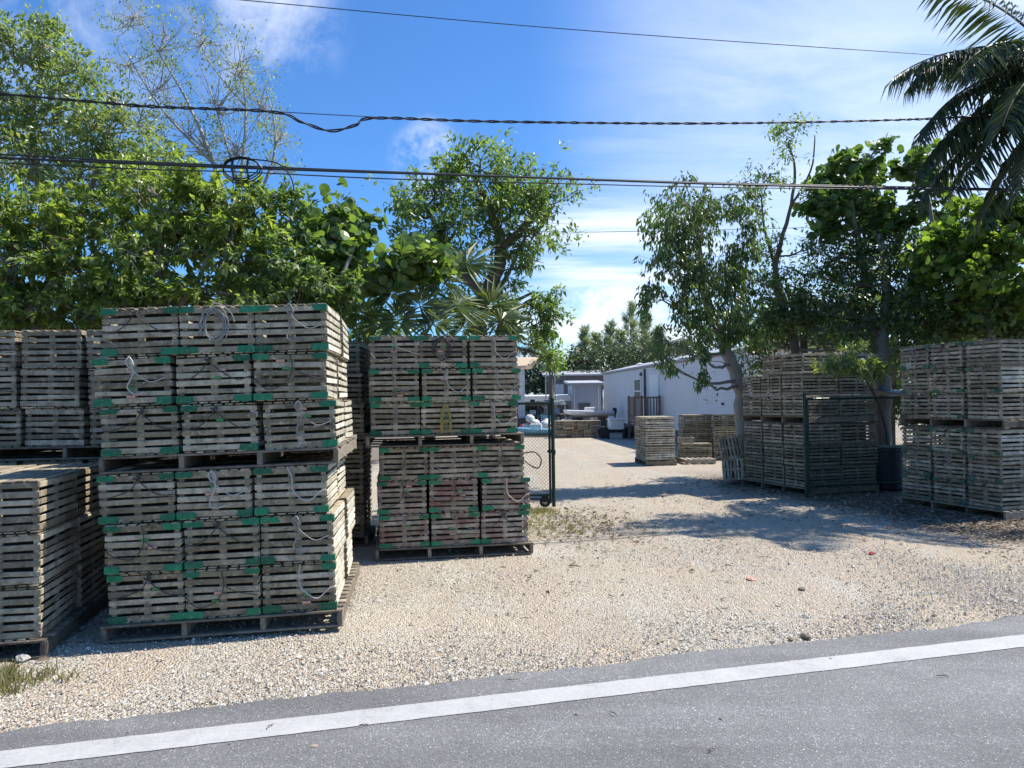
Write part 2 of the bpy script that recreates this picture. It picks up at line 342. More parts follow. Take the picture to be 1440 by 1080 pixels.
# ------------------------------------------------------------------ mesh helpers
class MB:
    def __init__(s): s.v = []; s.f = []; s.m = []
    def add(s, vs, fs, mi=0):
        o = len(s.v); s.v += [tuple(v) for v in vs]; s.f += [tuple(i + o for i in f) for f in fs]; s.m += [mi] * len(fs)
    def box(s, x0, x1, y0, y1, z0, z1, mat=None, mi=0):
        vs = [Vector((x, y, z)) for z in (z0, z1) for y in (y0, y1) for x in (x0, x1)]
        if mat is not None: vs = [mat @ v for v in vs]
        s.add(vs, [(0, 2, 3, 1), (4, 5, 7, 6), (0, 1, 5, 4), (1, 3, 7, 5), (3, 2, 6, 7), (2, 0, 4, 6)], mi)
    def cbox(s, x0, x1, y0, y1, z0, z1, b=.004, mi=0):
        """box with chamfered vertical+horizontal outline (12 extra faces)"""
        vs = []; 
        for z, i in ((z0, b), (z0 + b, 0), (z1 - b, 0), (z1, b)):
            vs += [(x0 + i + b, y0 + i, z), (x1 - i - b, y0 + i, z), (x1 - i, y0 + i + b, z), (x1 - i, y1 - i - b, z), (x1 - i - b, y1 - i, z), (x0 + i + b, y1 - i, z), (x0 + i, y1 - i - b, z), (x0 + i, y0 + i + b, z)]
        fs = [tuple(range(7, -1, -1)), tuple(range(24, 32))]
        for k in range(3):
            for j in range(8): a = k * 8 + j; c = k * 8 + (j + 1) % 8; fs.append((a, c, c + 8, a + 8))
        s.add(vs, fs, mi)
    def tube(s, pts, radii, n=6, cap=True, mi=0):
        pts = [Vector(p) for p in pts]; k = len(pts)
        if isinstance(radii, (int, float)): radii = [radii] * k
        rings = []; up = None
        for i, p in enumerate(pts):
            t = (pts[min(i + 1, k - 1)] - pts[max(i - 1, 0)])
            if t.length < 1e-9: t = Vector((0, 0, 1))
            t.normalize()
            if up is None: up = t.orthogonal().normalized()
            else:
                up = up - t * up.dot(t)
                if up.length < 1e-6: up = t.orthogonal()
                up.normalize()
            b = t.cross(up); r = radii[i]
            rings.append([p + (up * math.cos(2 * math.pi * j / n) + b * math.sin(2 * math.pi * j / n)) * r for j in range(n)])
        vs = [v for r_ in rings for v in r_]; fs = []
        for i in range(k - 1):
            for j in range(n):
                a = i * n + j; c = i * n + (j + 1) % n
                fs.append((a, c, c + n, a + n))
        if cap: fs.append(tuple(range(n - 1, -1, -1))); fs.append(tuple((k - 1) * n + j for j in range(n)))
        s.add(vs, fs, mi)
    def lathe(s, prof, n=20, center=(0, 0, 0), axis='Z', mi=0):
        vs = []; fs = []; k = len(prof)
        for (r, h) in prof:
            for j in range(n):
                a = 2 * math.pi * j / n; x, y = r * math.cos(a), r * math.sin(a)
                p = (x, y, h) if axis == 'Z' else ((x, h, y) if axis == 'Y' else (h, x, y))
                vs.append((p[0] + center[0], p[1] + center[1], p[2] + center[2]))
        for i in range(k - 1):
            for j in range(n): a = i * n + j; c = i * n + (j + 1) % n; fs.append((a, c, c + n, a + n))
        fs.append(tuple(range(n - 1, -1, -1))); fs.append(tuple((k - 1) * n + j for j in range(n)))
        s.add(vs, fs, mi)
    def mesh(s, name, mats, smooth=False):
        me = bpy.data.meshes.new(name); me.from_pydata(s.v, [], s.f)
        if not isinstance(mats, (list, tuple)): mats = [mats]
        for m_ in mats: me.materials.append(m_)
        if len(mats) > 1: me.polygons.foreach_set('material_index', s.m)
        if smooth: me.polygons.foreach_set('use_smooth', [True] * len(s.f))
        me.update(); return me
    def build(s, name, mats, parent=None, smooth=False):
        return link(name, s.mesh(name, mats, smooth), parent)
def link(name, me, parent=None, loc=None, rot=None):
    o = bpy.data.objects.new(name, me); C.objects.link(o)
    if parent is not None: o.parent = parent
    if loc is not None: o.location = loc
    if rot is not None: o.rotation_euler = rot
    return o
def tag(o, label=None, cat=None, group=None, kind=None):
    if label: o['label'] = label
    if cat: o['category'] = cat
    if group: o['group'] = group
    if kind: o['kind'] = kind
    return o
def thing(name, label, cat, loc=(0, 0, 0), rz=0, group=None):
    o = bpy.data.objects.new(name, None); o.empty_display_size = .1; C.objects.link(o)
    o.location = loc; o.rotation_euler = (0, 0, rz)
    return tag(o, label, cat, group)
def np_mesh(name, verts, faces, mats, fidx=None, smooth=False):
    """verts (N,3), faces (K,4) quads"""
    me = bpy.data.meshes.new(name); k, q = faces.shape
    me.vertices.add(len(verts)); me.vertices.foreach_set('co', verts.astype(np.float32).ravel())
    me.loops.add(k * q); me.loops.foreach_set('vertex_index', faces.astype(np.int32).ravel())
    me.polygons.add(k); me.polygons.foreach_set('loop_start', np.arange(0, k * q, q, dtype=np.int32))
    me.polygons.foreach_set('loop_total', np.full(k, q, dtype=np.int32))
    for m_ in (mats if isinstance(mats, (list, tuple)) else [mats]): me.materials.append(m_)
    if fidx is not None: me.polygons.foreach_set('material_index', fidx.astype(np.int32))
    me.polygons.foreach_set('use_smooth', np.full(k, smooth, dtype=bool))
    me.update(calc_edges=True); me.validate(); return me

# ------------------------------------------------------------------ setting: ground, road
def ground():
    xs = np.concatenate([[-1500, -300, -80, -30], np.linspace(-14, 16, 61), [30, 80, 300, 1500]])
    ys = np.concatenate([[-1500, -300, -60, -10], np.linspace(0, 30, 61), [45, 80, 300, 1500]])
    rs = np.random.RandomState(3)
    X, Y = np.meshgrid(xs, ys); Z = np.zeros_like(X)
    for _ in range(14):
        k = rs.uniform(.3, 2.2, 2) * rs.choice([-1, 1], 2); Z += rs.uniform(.001, .004) * np.sin(k[0] * X + k[1] * Y + rs.uniform(0, 6))
    Z[(np.abs(X) > 20) | (Y < 0) | (Y > 32)] = 0
    vs = np.stack([X, Y, Z - .012], -1).reshape(-1, 3); nx = len(xs); ny = len(ys)
    i, j = np.meshgrid(np.arange(nx - 1), np.arange(ny - 1)); a = (j * nx + i).ravel()
    fs = np.stack([a, a + 1, a + nx + 1, a + nx], -1)
    link('ground', np_mesh('ground', vs, fs, M['gravel'], smooth=True))['kind'] = 'structure'
ground()
A0 = G(0, 1030); A1 = G(1440, 866)
rd = (A1 - A0).normalized(); rn = Vector((-rd.y, rd.x, 0))      # along road, towards the yard
def road():
    rnd = random.Random(5); b = MB(); n = 900; L0, L1 = -12.0, 24.0
    ss = [-300, -60] + [L0 + (L1 - L0) * i / n for i in range(n + 1)] + [60, 300]
    ed = []; w1 = 0
    for s in ss:
        w1 = w1 * .93 + rnd.uniform(-.012, .012)
        e = w1 + rnd.uniform(-.014, .014) + .03 * math.sin(s * 1.7) + .02 * math.sin(s * 4.1 + 1)
        ed.append(e)
    vs = []
    for s, e in zip(ss, ed):
        p = A0 + rd * s + rn * e; q = A0 + rd * s - rn * 7.2
        vs += [(p.x, p.y, .0), (p.x - rn.x * .05, p.y - rn.y * .05, .012), (q.x, q.y, .012)]
    fs = []
    for i in range(len(ss) - 1):
        a = i * 3; fs += [(a, a + 1, a + 4, a + 3), (a + 1, a + 2, a + 5, a + 4)]
    b.add(vs, [f[::-1] for f in fs]); b.build('road', M['asphalt'])['kind'] = 'structure'
    # edge line
    c0t, c0b = G(0, 1056, .016), G(0, 1080, .016); c1t, c1b = G(1440, 892, .016), G(1440, 910, .016)
    b = MB(); vs = []; n = 500
    d = (c1t - c0t).normalized(); d2 = (c1b - c0b).normalized(); nl = Vector((-d.y, d.x, 0))
    wid = abs((c1t - c1b).dot(nl)) * .5 + abs((c0t - c0b).dot(nl)) * .5
    for i in range(n + 1):
        s = -14 + 38 * i / n; p = c0t + d * s
        q = p - nl * wid
        vs += [(p.x + nl.x * rnd.uniform(-.004, .004), p.y + nl.y * rnd.uniform(-.004, .004), .0165), (q.x + nl.x * rnd.uniform(-.004, .004), q.y + nl.y * rnd.uniform(-.004, .004), .0165)]
    fs = [(2 * i + 1, 2 * i + 3, 2 * i + 2, 2 * i) for i in range(n)]
    b.add(vs, fs); b.build('road_edge_line', M['line'])['kind'] = 'structure'
road()

def pebbles():
    rs = np.random.RandomState(11); N = 95000
    s = rs.uniform(-3.5, 13, N * 2); t = np.abs(rs.exponential(2.6, N * 2)) - .12
    x = A0.x + rd.x * s + rn.x * t; y = A0.y + rd.y * s + rn.y * t
    keep = (t < 10) & (np.abs(x) < y * .72 + .6)
    clump = (np.sin(x * 2.1 + 1.3 * y) + np.sin(1.1 * x - 2.3 * y + 2) + np.sin(3.7 * x + .4 * y)) / 3 + rs.uniform(-.9, .9, len(x))
    big = np.sin(x * .9 + .35 * y + 1) + np.sin(.55 * x - 1.1 * y) + .6 * np.sin(2.2 * x + 1.7 * y)
    keep &= (rs.rand(len(t)) < np.clip(.75 + .4 * big, .12, 1))
    keep &= (clump > -.35 + .25 * np.sin(x * 2.9 + .5 * y)) & ((t > .02) | (rs.rand(len(t)) < .35)); t0_ = t
    x = x[keep][:N]; y = y[keep][:N]; t = t[keep][:N]; n = len(x)
    base = np.array([[1, 0, 0], [0, 1, 0], [-1, 0, 0], [0, -1, 0], [.1, .1, .75], [-.1, 0, -.6]], float)
    r = rs.gamma(5, .00105, n) + .0024
    r = np.where(rs.rand(n) < .03, r * 1.9, r)
    jit = rs.uniform(.65, 1.35, (n, 6, 1)); V = base[None] * jit + rs.uniform(-.28, .28, (n, 6, 3))
    a = rs.uniform(0, 6.28, n); ca, sa = np.cos(a), np.sin(a)
    vx = V[..., 0] * ca[:, None] - V[..., 1] * sa[:, None] * .7; vy = V[..., 0] * sa[:, None] + V[..., 1] * ca[:, None] * .7
    V = np.stack([vx, vy, V[..., 2]], -1) * r[:, None, None]
    V += np.stack([x, y, r * .2 - .006], -1)[:, None, :]
    T = np.array([[0, 1, 4], [1, 2, 4], [2, 3, 4], [3, 0, 4], [1, 0, 5], [2, 1, 5], [3, 2, 5], [0, 3, 5]])
    Fc = (T[None] + (np.arange(n) * 6)[:, None, None]).reshape(-1, 3)
    o = link('loose_gravel', np_mesh('loose_gravel', V.reshape(-1, 3), Fc, M['pebble']))
    tag(o, 'loose pale crushed coral stones covering the driveway and verge', 'gravel', kind='stuff')
pebbles()

# ------------------------------------------------------------------ leaf templates
def tpl_lance(w=.26, droop=.12):
    v = np.array([[0, 0, 0], [.42, w, .05], [1, 0, -droop], [.42, -w, .05], [.5, 0, -.01]]); f = np.array([[0, 4, 2, 1], [0, 3, 2, 4]]); return v, f
def tpl_round():
    v = [[.5, 0, 0]]
    for k in range(8):
        a = math.pi + k * math.pi / 4; v.append([.5 + .5 * math.cos(a), .52 * math.sin(a), .07 * math.cos(2 * a)])
    f = [[0, 1 + (2 * k) % 8, 1 + (2 * k + 1) % 8, 1 + (2 * k + 2) % 8] for k in range(4)]
    return np.array(v), np.array(f)
LANCE = tpl_lance(.19); NARROW = tpl_lance(.15, .25); ROUND = tpl_round(); BROAD = tpl_lance(.34, .15)
STRIP = (np.array([[0, .5, 0], [0, -.5, 0], [.55, .45, .02], [.55, -.45, .02], [1, .04, -.1], [1, -.04, -.1]]), np.array([[0, 1, 3, 2], [2, 3, 5, 4]]))
def inst(tpl, org, axis, up, length, width):
    """place leaves: org, axis, up (N,3); length/width (N,)"""
    v, f = tpl; ax = axis / (np.linalg.norm(axis, axis=1, keepdims=True) + 1e-9)
    sd = np.cross(up, ax); sd /= (np.linalg.norm(sd, axis=1, keepdims=True) + 1e-9); nm = np.cross(ax, sd)
    V = org[:, None] + ax[:, None] * (v[None, :, 0:1] * length[:, None, None]) + sd[:, None] * (v[None, :, 1:2] * width[:, None, None]) + nm[:, None] * (v[None, :, 2:3] * length[:, None, None])
    Fc = f[None] + (np.arange(len(org)) * len(v))[:, None, None]
    return V.reshape(-1, 3), Fc.reshape(-1, f.shape[1])
def join(parts):
    vs, fs, o = [], [], 0
    for v, f in parts: vs.append(v); fs.append(f + o); o += len(v)
    return np.concatenate(vs), np.concatenate(fs)

def smooth_path(pts, rad, sub=5):
    out, rr = [], []
    n = len(pts)
    for i in range(n - 1):
        p0 = pts[max(i - 1, 0)]; p1 = pts[i]; p2 = pts[i + 1]; p3 = pts[min(i + 2, n - 1)]
        for k in range(sub):
            t = k / sub; a = p1; 
            q = .5 * ((2 * p1) + (p2 - p0) * t + (2 * p0 - 5 * p1 + 4 * p2 - p3) * t * t + (3 * p1 - p0 - 3 * p2 + p3) * t ** 3)
            out.append(q); rr.append(rad[i] * (1 - t) + rad[i + 1] * t)
    out.append(pts[-1]); rr.append(rad[-1]); return out, rr

DENS = 1.45
def tree(name, label, cat, trunks, blobs, leaf, barkm='bark_grey', group=None, seed=1, sub=9, spr=.34, crown='crown', twig=.006, limb=.03, jag=.05, litter=None):
    """trunks: lists of (px, py or 'g', depth, radius); blobs: (px,py,depth, rx_px, ry_px, depth_radius_m, clusters)"""
    rnd = random.Random(seed); rs = np.random.RandomState(seed)
    tp = []; b0 = None
    for tr in trunks:
        pts, rad = [], []
        for (px, py, d, r) in tr:
            if py == 'g': p = P(px, 700, d); p.z = -.05
            else: p = P(px, py, d)
            pts.append(p); rad.append(r)
        tp.append(smooth_path(pts, rad, 5))
        if b0 is None: b0 = pts[0].copy(); b0.z = 0
    root = thing(name, label, cat, b0, 0, group)
    wb = MB(); nodes = []
    for pts, rad in tp:
        pts = [p - b0 for p in pts]
        pts = [p + Vector((rnd.gauss(0, 1), rnd.gauss(0, 1), 0)) * rad[i] * .18 for i, p in enumerate(pts)]
        wb.tube(pts, rad, 9, True)
        h = len(pts); nodes += [(p, rad[i]) for i, p in enumerate(pts) if p.z > 1.0 and i > h * .3]
    if not nodes: nodes = [(pts[-1], rad[-1])]
    cl = []
    for (px, py, d, rx, ry, rz, n) in blobs:
        n = int(n * DENS); c = P(px, py, d) - b0; sx, sz = rx * d / F, ry * d / F
        # limb from the nearest lower wood node
        best = min(nodes, key=lambda q: (q[0] - c).length + max(0, q[0].z - c.z + .2) * 1.5)
        a = best[0]; r0 = min(limb, best[1] * .8)
        mid = (a + c) / 2 + Vector((rnd.uniform(-.1, .1), rnd.uniform(-.1, .1), -.08 * (c - a).length))
        lp, lr = smooth_path([a, mid, c], [r0, r0 * .6, r0 * .3], 5)
        lp = [p + Vector((rnd.gauss(0, 1), rnd.gauss(0, 1), rnd.gauss(0, 1))) * .018 for p in lp]; lp[0] = a
        wb.tube(lp, lr, 6, False)
        nsub = max(3, n // sub)
        subs = []
        for _ in range(nsub):
            u = Vector((rnd.gauss(0, 1), rnd.gauss(0, 1), rnd.gauss(0, 1))).normalized() * rnd.uniform(.35, 1.0) ** .6
            sp = c + Vector((u.x * sx, u.y * rz, u.z * sz)); subs.append(sp)
            st = lp[rnd.randint(2 if sub > 3 else 0, len(lp) - 1)]
            m2 = (st + sp) / 2 + Vector((rnd.uniform(-1, 1), rnd.uniform(-1, 1), rnd.uniform(-1, .4))) * .12 * (sp - st).length
            wb.tube(smooth_path([st, m2, sp], [twig * 2, twig * 1.4, twig], 3)[0], [twig * 2, twig * 1.9, twig * 1.7, twig * 1.5, twig * 1.3, twig * 1.1, twig], 4, False)
        for k in range(n):
            sp = subs[rnd.randrange(nsub)]; sc_ = spr
            q = sp + Vector((rnd.gauss(0, 1) * sx * sc_, rnd.gauss(0, 1) * rz * sc_, rnd.gauss(0, 1) * sz * sc_))
            if rnd.random() < .5: wb.tube([sp, (sp + q) / 2 + Vector((0, 0, -.03)), q], [twig * .8, twig * .6, twig * .4], 3, False)
            cl.append((q, (q - c)))
    wb.build('trunk', M[barkm], root, smooth=True)
    # leaves
    K = leaf.get('k', 9); n = len(cl)
    Q = np.array([tuple(q) for q, _ in cl]); O = np.array([tuple(o) for _, o in cl]); O /= (np.linalg.norm(O, axis=1, keepdims=True) + 1e-6)
    O = O * .8 + np.array([0, 0, .35]); kk = np.repeat(np.arange(n), K); N = len(kk)
    stem = O[kk] / np.linalg.norm(O[kk], axis=1, keepdims=True)
    rv = rs.normal(size=(N, 3)); rv /= np.linalg.norm(rv, axis=1, keepdims=True)
    ax = stem * leaf.get('out', .5) + rv * leaf.get('rand', .9) + np.array([0, 0, -leaf.get('droop', .3)])
    spread = leaf.get('spread', .06)
    hang = leaf.get('hang', 0)
    org = Q[kk] + rs.normal(size=(N, 3)) * spread * np.array([1, 1, .8]) - np.array([0, 0, 1]) * (rs.rand(N)[:, None] * hang)
    up = np.array([0, 0, 1.0]) * leaf.get('upw', 1.0) + rs.normal(size=(N, 3)) * leaf.get('upr', .45) + (stem * .3)
    ln = leaf['len'] * rs.uniform(.6, 1.2, N); wd = ln * leaf.get('w', 1.0)
    v, f = inst(leaf['tpl'], org, ax, up, ln, wd)
    link(crown, np_mesh(crown, v, f, M[leaf['mat']]), root)
    return root
# ------------------------------------------------------------------ lobster traps
TW, TD, TH = .6, .86, .402
def body_mesh(seed, mat, w=TW, d=TD, h=TH):
    r = random.Random(seed); b = MB(); n = 6; p = (h - .012) / n
    def slat(x0, x1, y0, y1, z0, z1, ax):
        j = lambda s=.0025: r.uniform(-s, s)
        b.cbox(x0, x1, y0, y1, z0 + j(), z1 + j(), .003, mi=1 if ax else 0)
        # tilt the board a touch
        t = r.uniform(-.005, .005) + (r.uniform(-.014, .014) if r.random() < .14 else 0); c = (x0 + x1) / 2 if ax == 0 else (y0 + y1) / 2; L_ = (x1 - x0) / 2 if ax == 0 else (y1 - y0) / 2
        for i in range(len(b.v) - 32, len(b.v)):
            v = b.v[i]; b.v[i] = (v[0] + (0 if ax == 0 else 0), v[1], v[2] + t * (v[ax] - c) / L_)
    for k in range(n):
        z0 = .012 + k * p + .004 + r.uniform(-.003, .003); sh = r.uniform(.037, .047) + (.004 if k in (0, n - 1) else 0)
        for s in (-1, 1):
            y0 = s * d / 2; o = r.uniform(-.002, .002)
            slat(-w / 2 + r.uniform(-.004, .004), w / 2 + r.uniform(-.004, .004), min(y0, y0 - s * .013) + o, max(y0, y0 - s * .013) + o, z0, z0 + sh, 0)
            x0 = s * w / 2; z0s = z0 + r.uniform(-.002, .002)
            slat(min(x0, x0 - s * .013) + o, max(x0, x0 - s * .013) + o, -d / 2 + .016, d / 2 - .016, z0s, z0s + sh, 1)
    for sx in (-1, 0, 1):
        for sy in (-1, 1):
            cx = sx * (w / 2 - .035); hw = .02 if sx else .028
            b.cbox(cx - hw, cx + hw, min(sy * (d / 2 - .0155), sy * (d / 2 - .045)), max(sy * (d / 2 - .0155), sy * (d / 2 - .045)), .013, h - .03, .003)
    for sx in (-1, 1):
        b.cbox(min(sx * (w / 2 - .0155), sx * (w / 2 - .04)), max(sx * (w / 2 - .0155), sx * (w / 2 - .04)), -.028, .028, .013, h - .03, .003)
    m = 7; q = w / m
    for k in range(m):     # bottom boards, their ends show below the front
        x0 = -w / 2 + k * q + .008
        b.cbox(x0, x0 + q - r.uniform(.014, .03), -d / 2 - r.uniform(.0, .008), d / 2 + r.uniform(.0, .008), .0, .011, .002)
    if seed % 5:     # solid near-black panels added inside so the slat gaps look shaded
        b.cbox(-w / 2 + .05, w / 2 - .05, -d / 2 + .2, -d / 2 + .212, .052, h - .03, .002, mi=2); b.cbox(-w / 2 + .05, w / 2 - .05, d / 2 - .212, d / 2 - .2, .052, h - .03, .002, mi=2)
    # poured concrete ballast in the bottom, painted shade-dark like the panels
    b.cbox(-w / 2 + .06, w / 2 - .06, -d / 2 + .12, d / 2 - .12, .0125, .05, .006, mi=2)
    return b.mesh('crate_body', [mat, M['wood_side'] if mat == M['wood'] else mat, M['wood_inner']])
def lid_mesh(seed, mat, w=TW, d=TD, h=TH):
    r = random.Random(seed); b = MB(); m = 7; q = w / m
    for k in range(m):
        x0 = -w / 2 + k * q + .006
        b.cbox(x0, x0 + q - r.uniform(.012, .028), -d / 2 - r.uniform(-.004, .012), d / 2 + r.uniform(-.004, .012), h - .011 + r.uniform(-.001, .002), h + r.uniform(0, .002), .002)
    for y in (-d / 2 + .08, d / 2 - .11): b.cbox(-w / 2 + .04, w / 2 - .04, y, y + .04, h - .026, h - .0115, .002)
    return b.mesh('lid', mat)
BODY = {k: [body_mesh(i * 7 + 3, M[k]) for i in range(6)] for k in ('wood', 'wood_red', 'wood_grey', 'wood_dark')}
LID = {k: [lid_mesh(i * 5 + 2, M[k]) for i in range(4)] for k in BODY}
def band_mesh(sx, top, seed, mat):
    r = random.Random(seed); b = MB(); w, d = TW, TD
    z0, z1 = (TH - .057 + r.uniform(-.003, .003), TH - .006) if top else (.005, .062 + r.uniform(-.004, .004))
    l = r.uniform(.10, .145); e = .0045
    x = sx * (w / 2 + .0055); n = 5
    # ragged inner edge
    xi = [sx * (w / 2 - l + r.uniform(-.014, .014)) for _ in range(n)]
    vs = []; y0, y1 = -d / 2 - .0105, -d / 2 - .0035
    for k in range(n):
        z = z0 + (z1 - z0) * k / (n - 1)
        vs += [(x, y0, z), (xi[k], y0, z), (x, y1, z), (xi[k], y1, z)]
    fs = []
    for k in range(n - 1):
        a = k * 4; fs += [(a, a + 4, a + 5, a + 1), (a + 1, a + 5, a + 7, a + 3), (a, a + 2, a + 6, a + 4)]
    fs += [(0, 1, 3, 2), (4 * n - 4, 4 * n - 2, 4 * n - 1, 4 * n - 3)]
    b.add(vs, fs)
    b.box(min(x, x - sx * .005), max(x, x - sx * .005), y1 + .0002, -d / 2 + r.uniform(.03, .055), z0, z1)
    return b.mesh('green_band', mat)
BAND = {(sx, t, fd): [band_mesh(sx, t, 9 * i + sx + 3 * t, M['greenfaded' if fd else 'green']) for i in range(4)] for sx in (-1, 1) for t in (0, 1) for fd in (0, 1)}
def rope_mesh(kind, seed, mat):
    r = random.Random(seed); b = MB(); f = -TD / 2 - .016; j = lambda s: r.uniform(-s, s)
    def run(pts, rad=.0048):
        p, q = smooth_path([Vector((x, f - abs(j(.008)) - y, z)) for x, y, z in pts], [rad] * len(pts), 4); b.tube(p, q, 5)
    if kind == 'bridle':     # knotted at the top middle, falling to both sides
        k = Vector((j(.05), 0, .36)); run([(k.x, .0, .395), (k.x + .01, .01, .36), (k.x - .07 + j(.03), .0, .27), (-.2, .0, .19 + j(.03)), (-.29, 0, .21)])
        run([(k.x, .005, .36), (k.x + .08, .0, .28), (.19, .0, .2 + j(.03)), (.3, .0, .215)])
        run([(k.x - .02, .01, .37), (k.x + .02, .02, .345), (k.x + .03, .01, .375), (k.x, .02, .36)], .007)
    elif kind == 'tail':     # one pale line dropping then swinging to the right
        run([(j(.04), .0, .40), (-.01 + j(.03), .01, .31), (.01, .012, .22), (.06, .01, .13 + j(.03)), (.15, .012, .12 + j(.02)), (.24, .01, .18), (.29, 0, .2)], .006)
    elif kind == 'loop':
        run([(.0, .02, .41), (-.03, .03, .36), (.0, .02, .31), (.03, .03, .34), (.0, .03, .40), (.02, .02, .28), (.0, .02, .22), (-.03, .015, .14 + j(.03)), (.03, .012, .09), (.1, .01, .11)], .0062)
        run([(.01, .02, .3), (.06, .02, .25), (.15, .01, .19), (.26, .0, .22)], .0045)
    elif kind == 'coil':
        for k in range(7):
            a = j(.5); w_ = .06 + .05 * r.random(); h_ = .1 + .06 * r.random(); cx = j(.04)
            run([(cx + w_ * math.sin(t / 10 * 6.28 + a), .012 + .01 * k / 7, .235 + j(.004) - h_ * math.cos(t / 10 * 6.28 + a)) for t in range(10)], .0045)
        run([(-.02, .02, .42), (.06, .03, .4), (.13, .02, .33), (.15, .01, .26)], .006)
    elif kind == 'sag':
        run([(-.3, .0, .2), (-.2, .01, .13 + j(.04)), (-.08, .01, .12), (.0, .01, .2), (.02, .01, .3), (.0, .0, .39)], .0045)
        run([(.02, .01, .27), (.12, .01, .2 + j(.04)), (.29, .0, .17)], .004)
    elif kind == 'hank':
        for k in range(6):
            w_ = .045 + .012 * r.random(); c_ = j(.012)
            run([(c_ - w_, .01, .02 + j(.01)), (c_ - w_ * 1.1, .02, .15), (c_ - w_ * .7, .02, .3), (c_, .025, .37), (c_ + w_ * .7, .02, .3), (c_ + w_ * 1.1, .02, .15), (c_ + w_, .01, .03 + j(.02))], .0055)
        run([(-.06, .03, .14), (0, .04, .17), (.06, .03, .14)], .009)
    return b.mesh('rope', mat)
ROPE = {}
for kind in ('bridle', 'tail', 'loop', 'coil', 'sag', 'hank'):
    for mk in ('rope_dark', 'rope_white', 'rope_grey', 'rope_yellow'):
        if kind == 'hank' and mk != 'rope_yellow': continue
        ROPE[kind, mk] = [rope_mesh(kind, 13 * i + 1, M[mk]) for i in range(3 if kind not in ('coil', 'hank') else 1)]
def tag_mesh(mat, w):
    b = MB(); b.cbox(-w, w, -TD / 2 - .012, -TD / 2 - .006, -.011, .011, .002); return b.mesh('licence_tag', mat)
TAGG = tag_mesh(M['tag_green'], .03); TAGP = tag_mesh(M['tag_pink'], .035)

def trap(mat4, wood_k, rnd, label, group='stacked wooden lobster traps', bands=.9, rope=None, tags=True, faded=0, name='lobster_trap'):
    root = bpy.data.objects.new(name, None); root.empty_display_size = .1; C.objects.link(root)
    root.matrix_world = mat4
    tag(root, label, 'lobster trap', group)
    flip = rnd.choice((0, math.pi))
    link('crate_body', rnd.choice(BODY[wood_k]), root, rot=(0, 0, flip))
    link('lid', rnd.choice(LID[wood_k]), root, rot=(0, 0, rnd.choice((0, math.pi))))
    for sx in (-1, 1):
        for t in (0, 1):
            if rnd.random() < bands: link('green_band', rnd.choice(BAND[sx, t, faded]), root)
    if rope: link('rope', rnd.choice(ROPE[rope]), root)
    if tags and rnd.random() < .55:
        x = rnd.uniform(-.06, .08); z = rnd.choice((.14, .21, .27)) + .0
        link('licence_tag', TAGG, root, loc=(x, 0, z), rot=(0, 0, 0))
        if rnd.random() < .7: link('licence_tag', TAGP, root, loc=(x + rnd.uniform(-.06, .06), 0, z - .065 if rnd.random() < .5 else z + .065))
    return root

def pallet(mat4, w, d, label, mk='pallet', seed=0, h=.14):
    r = random.Random(seed); root = bpy.data.objects.new('wooden_pallet', None); C.objects.link(root); root.matrix_world = mat4
    tag(root, label, 'pallet', 'wooden pallets under the traps')
    for k in range(4):
        x = -w / 2 + .02 + k * (w - .04) / 3; b = MB(); b.cbox(x - .021, x + .021, -d / 2 + .004, d / 2 - .004, .0185, h - .0205, .003)
        b.build('stringer', M[mk], root)
    b = MB(); n = max(5, int(d / .14)); q = (d - .09) / (n - 1)
    for k in range(n): y = -d / 2 + k * q; b.cbox(-w / 2 + r.uniform(-.01, .01), w / 2 + r.uniform(-.01, .01), y, y + .09, h - .02, h - .001, .003)
    b.build('deck_boards', M[mk], root)
    b = MB(); q = (d - .1) / 3
    for k in range(4): y = -d / 2 + k * q; b.cbox(-w / 2 + r.uniform(-.01, .01), w / 2 + r.uniform(-.01, .01), y, y + .1, 0.0, .018, .003)
    b.build('base_boards', M[mk], root)
    return root

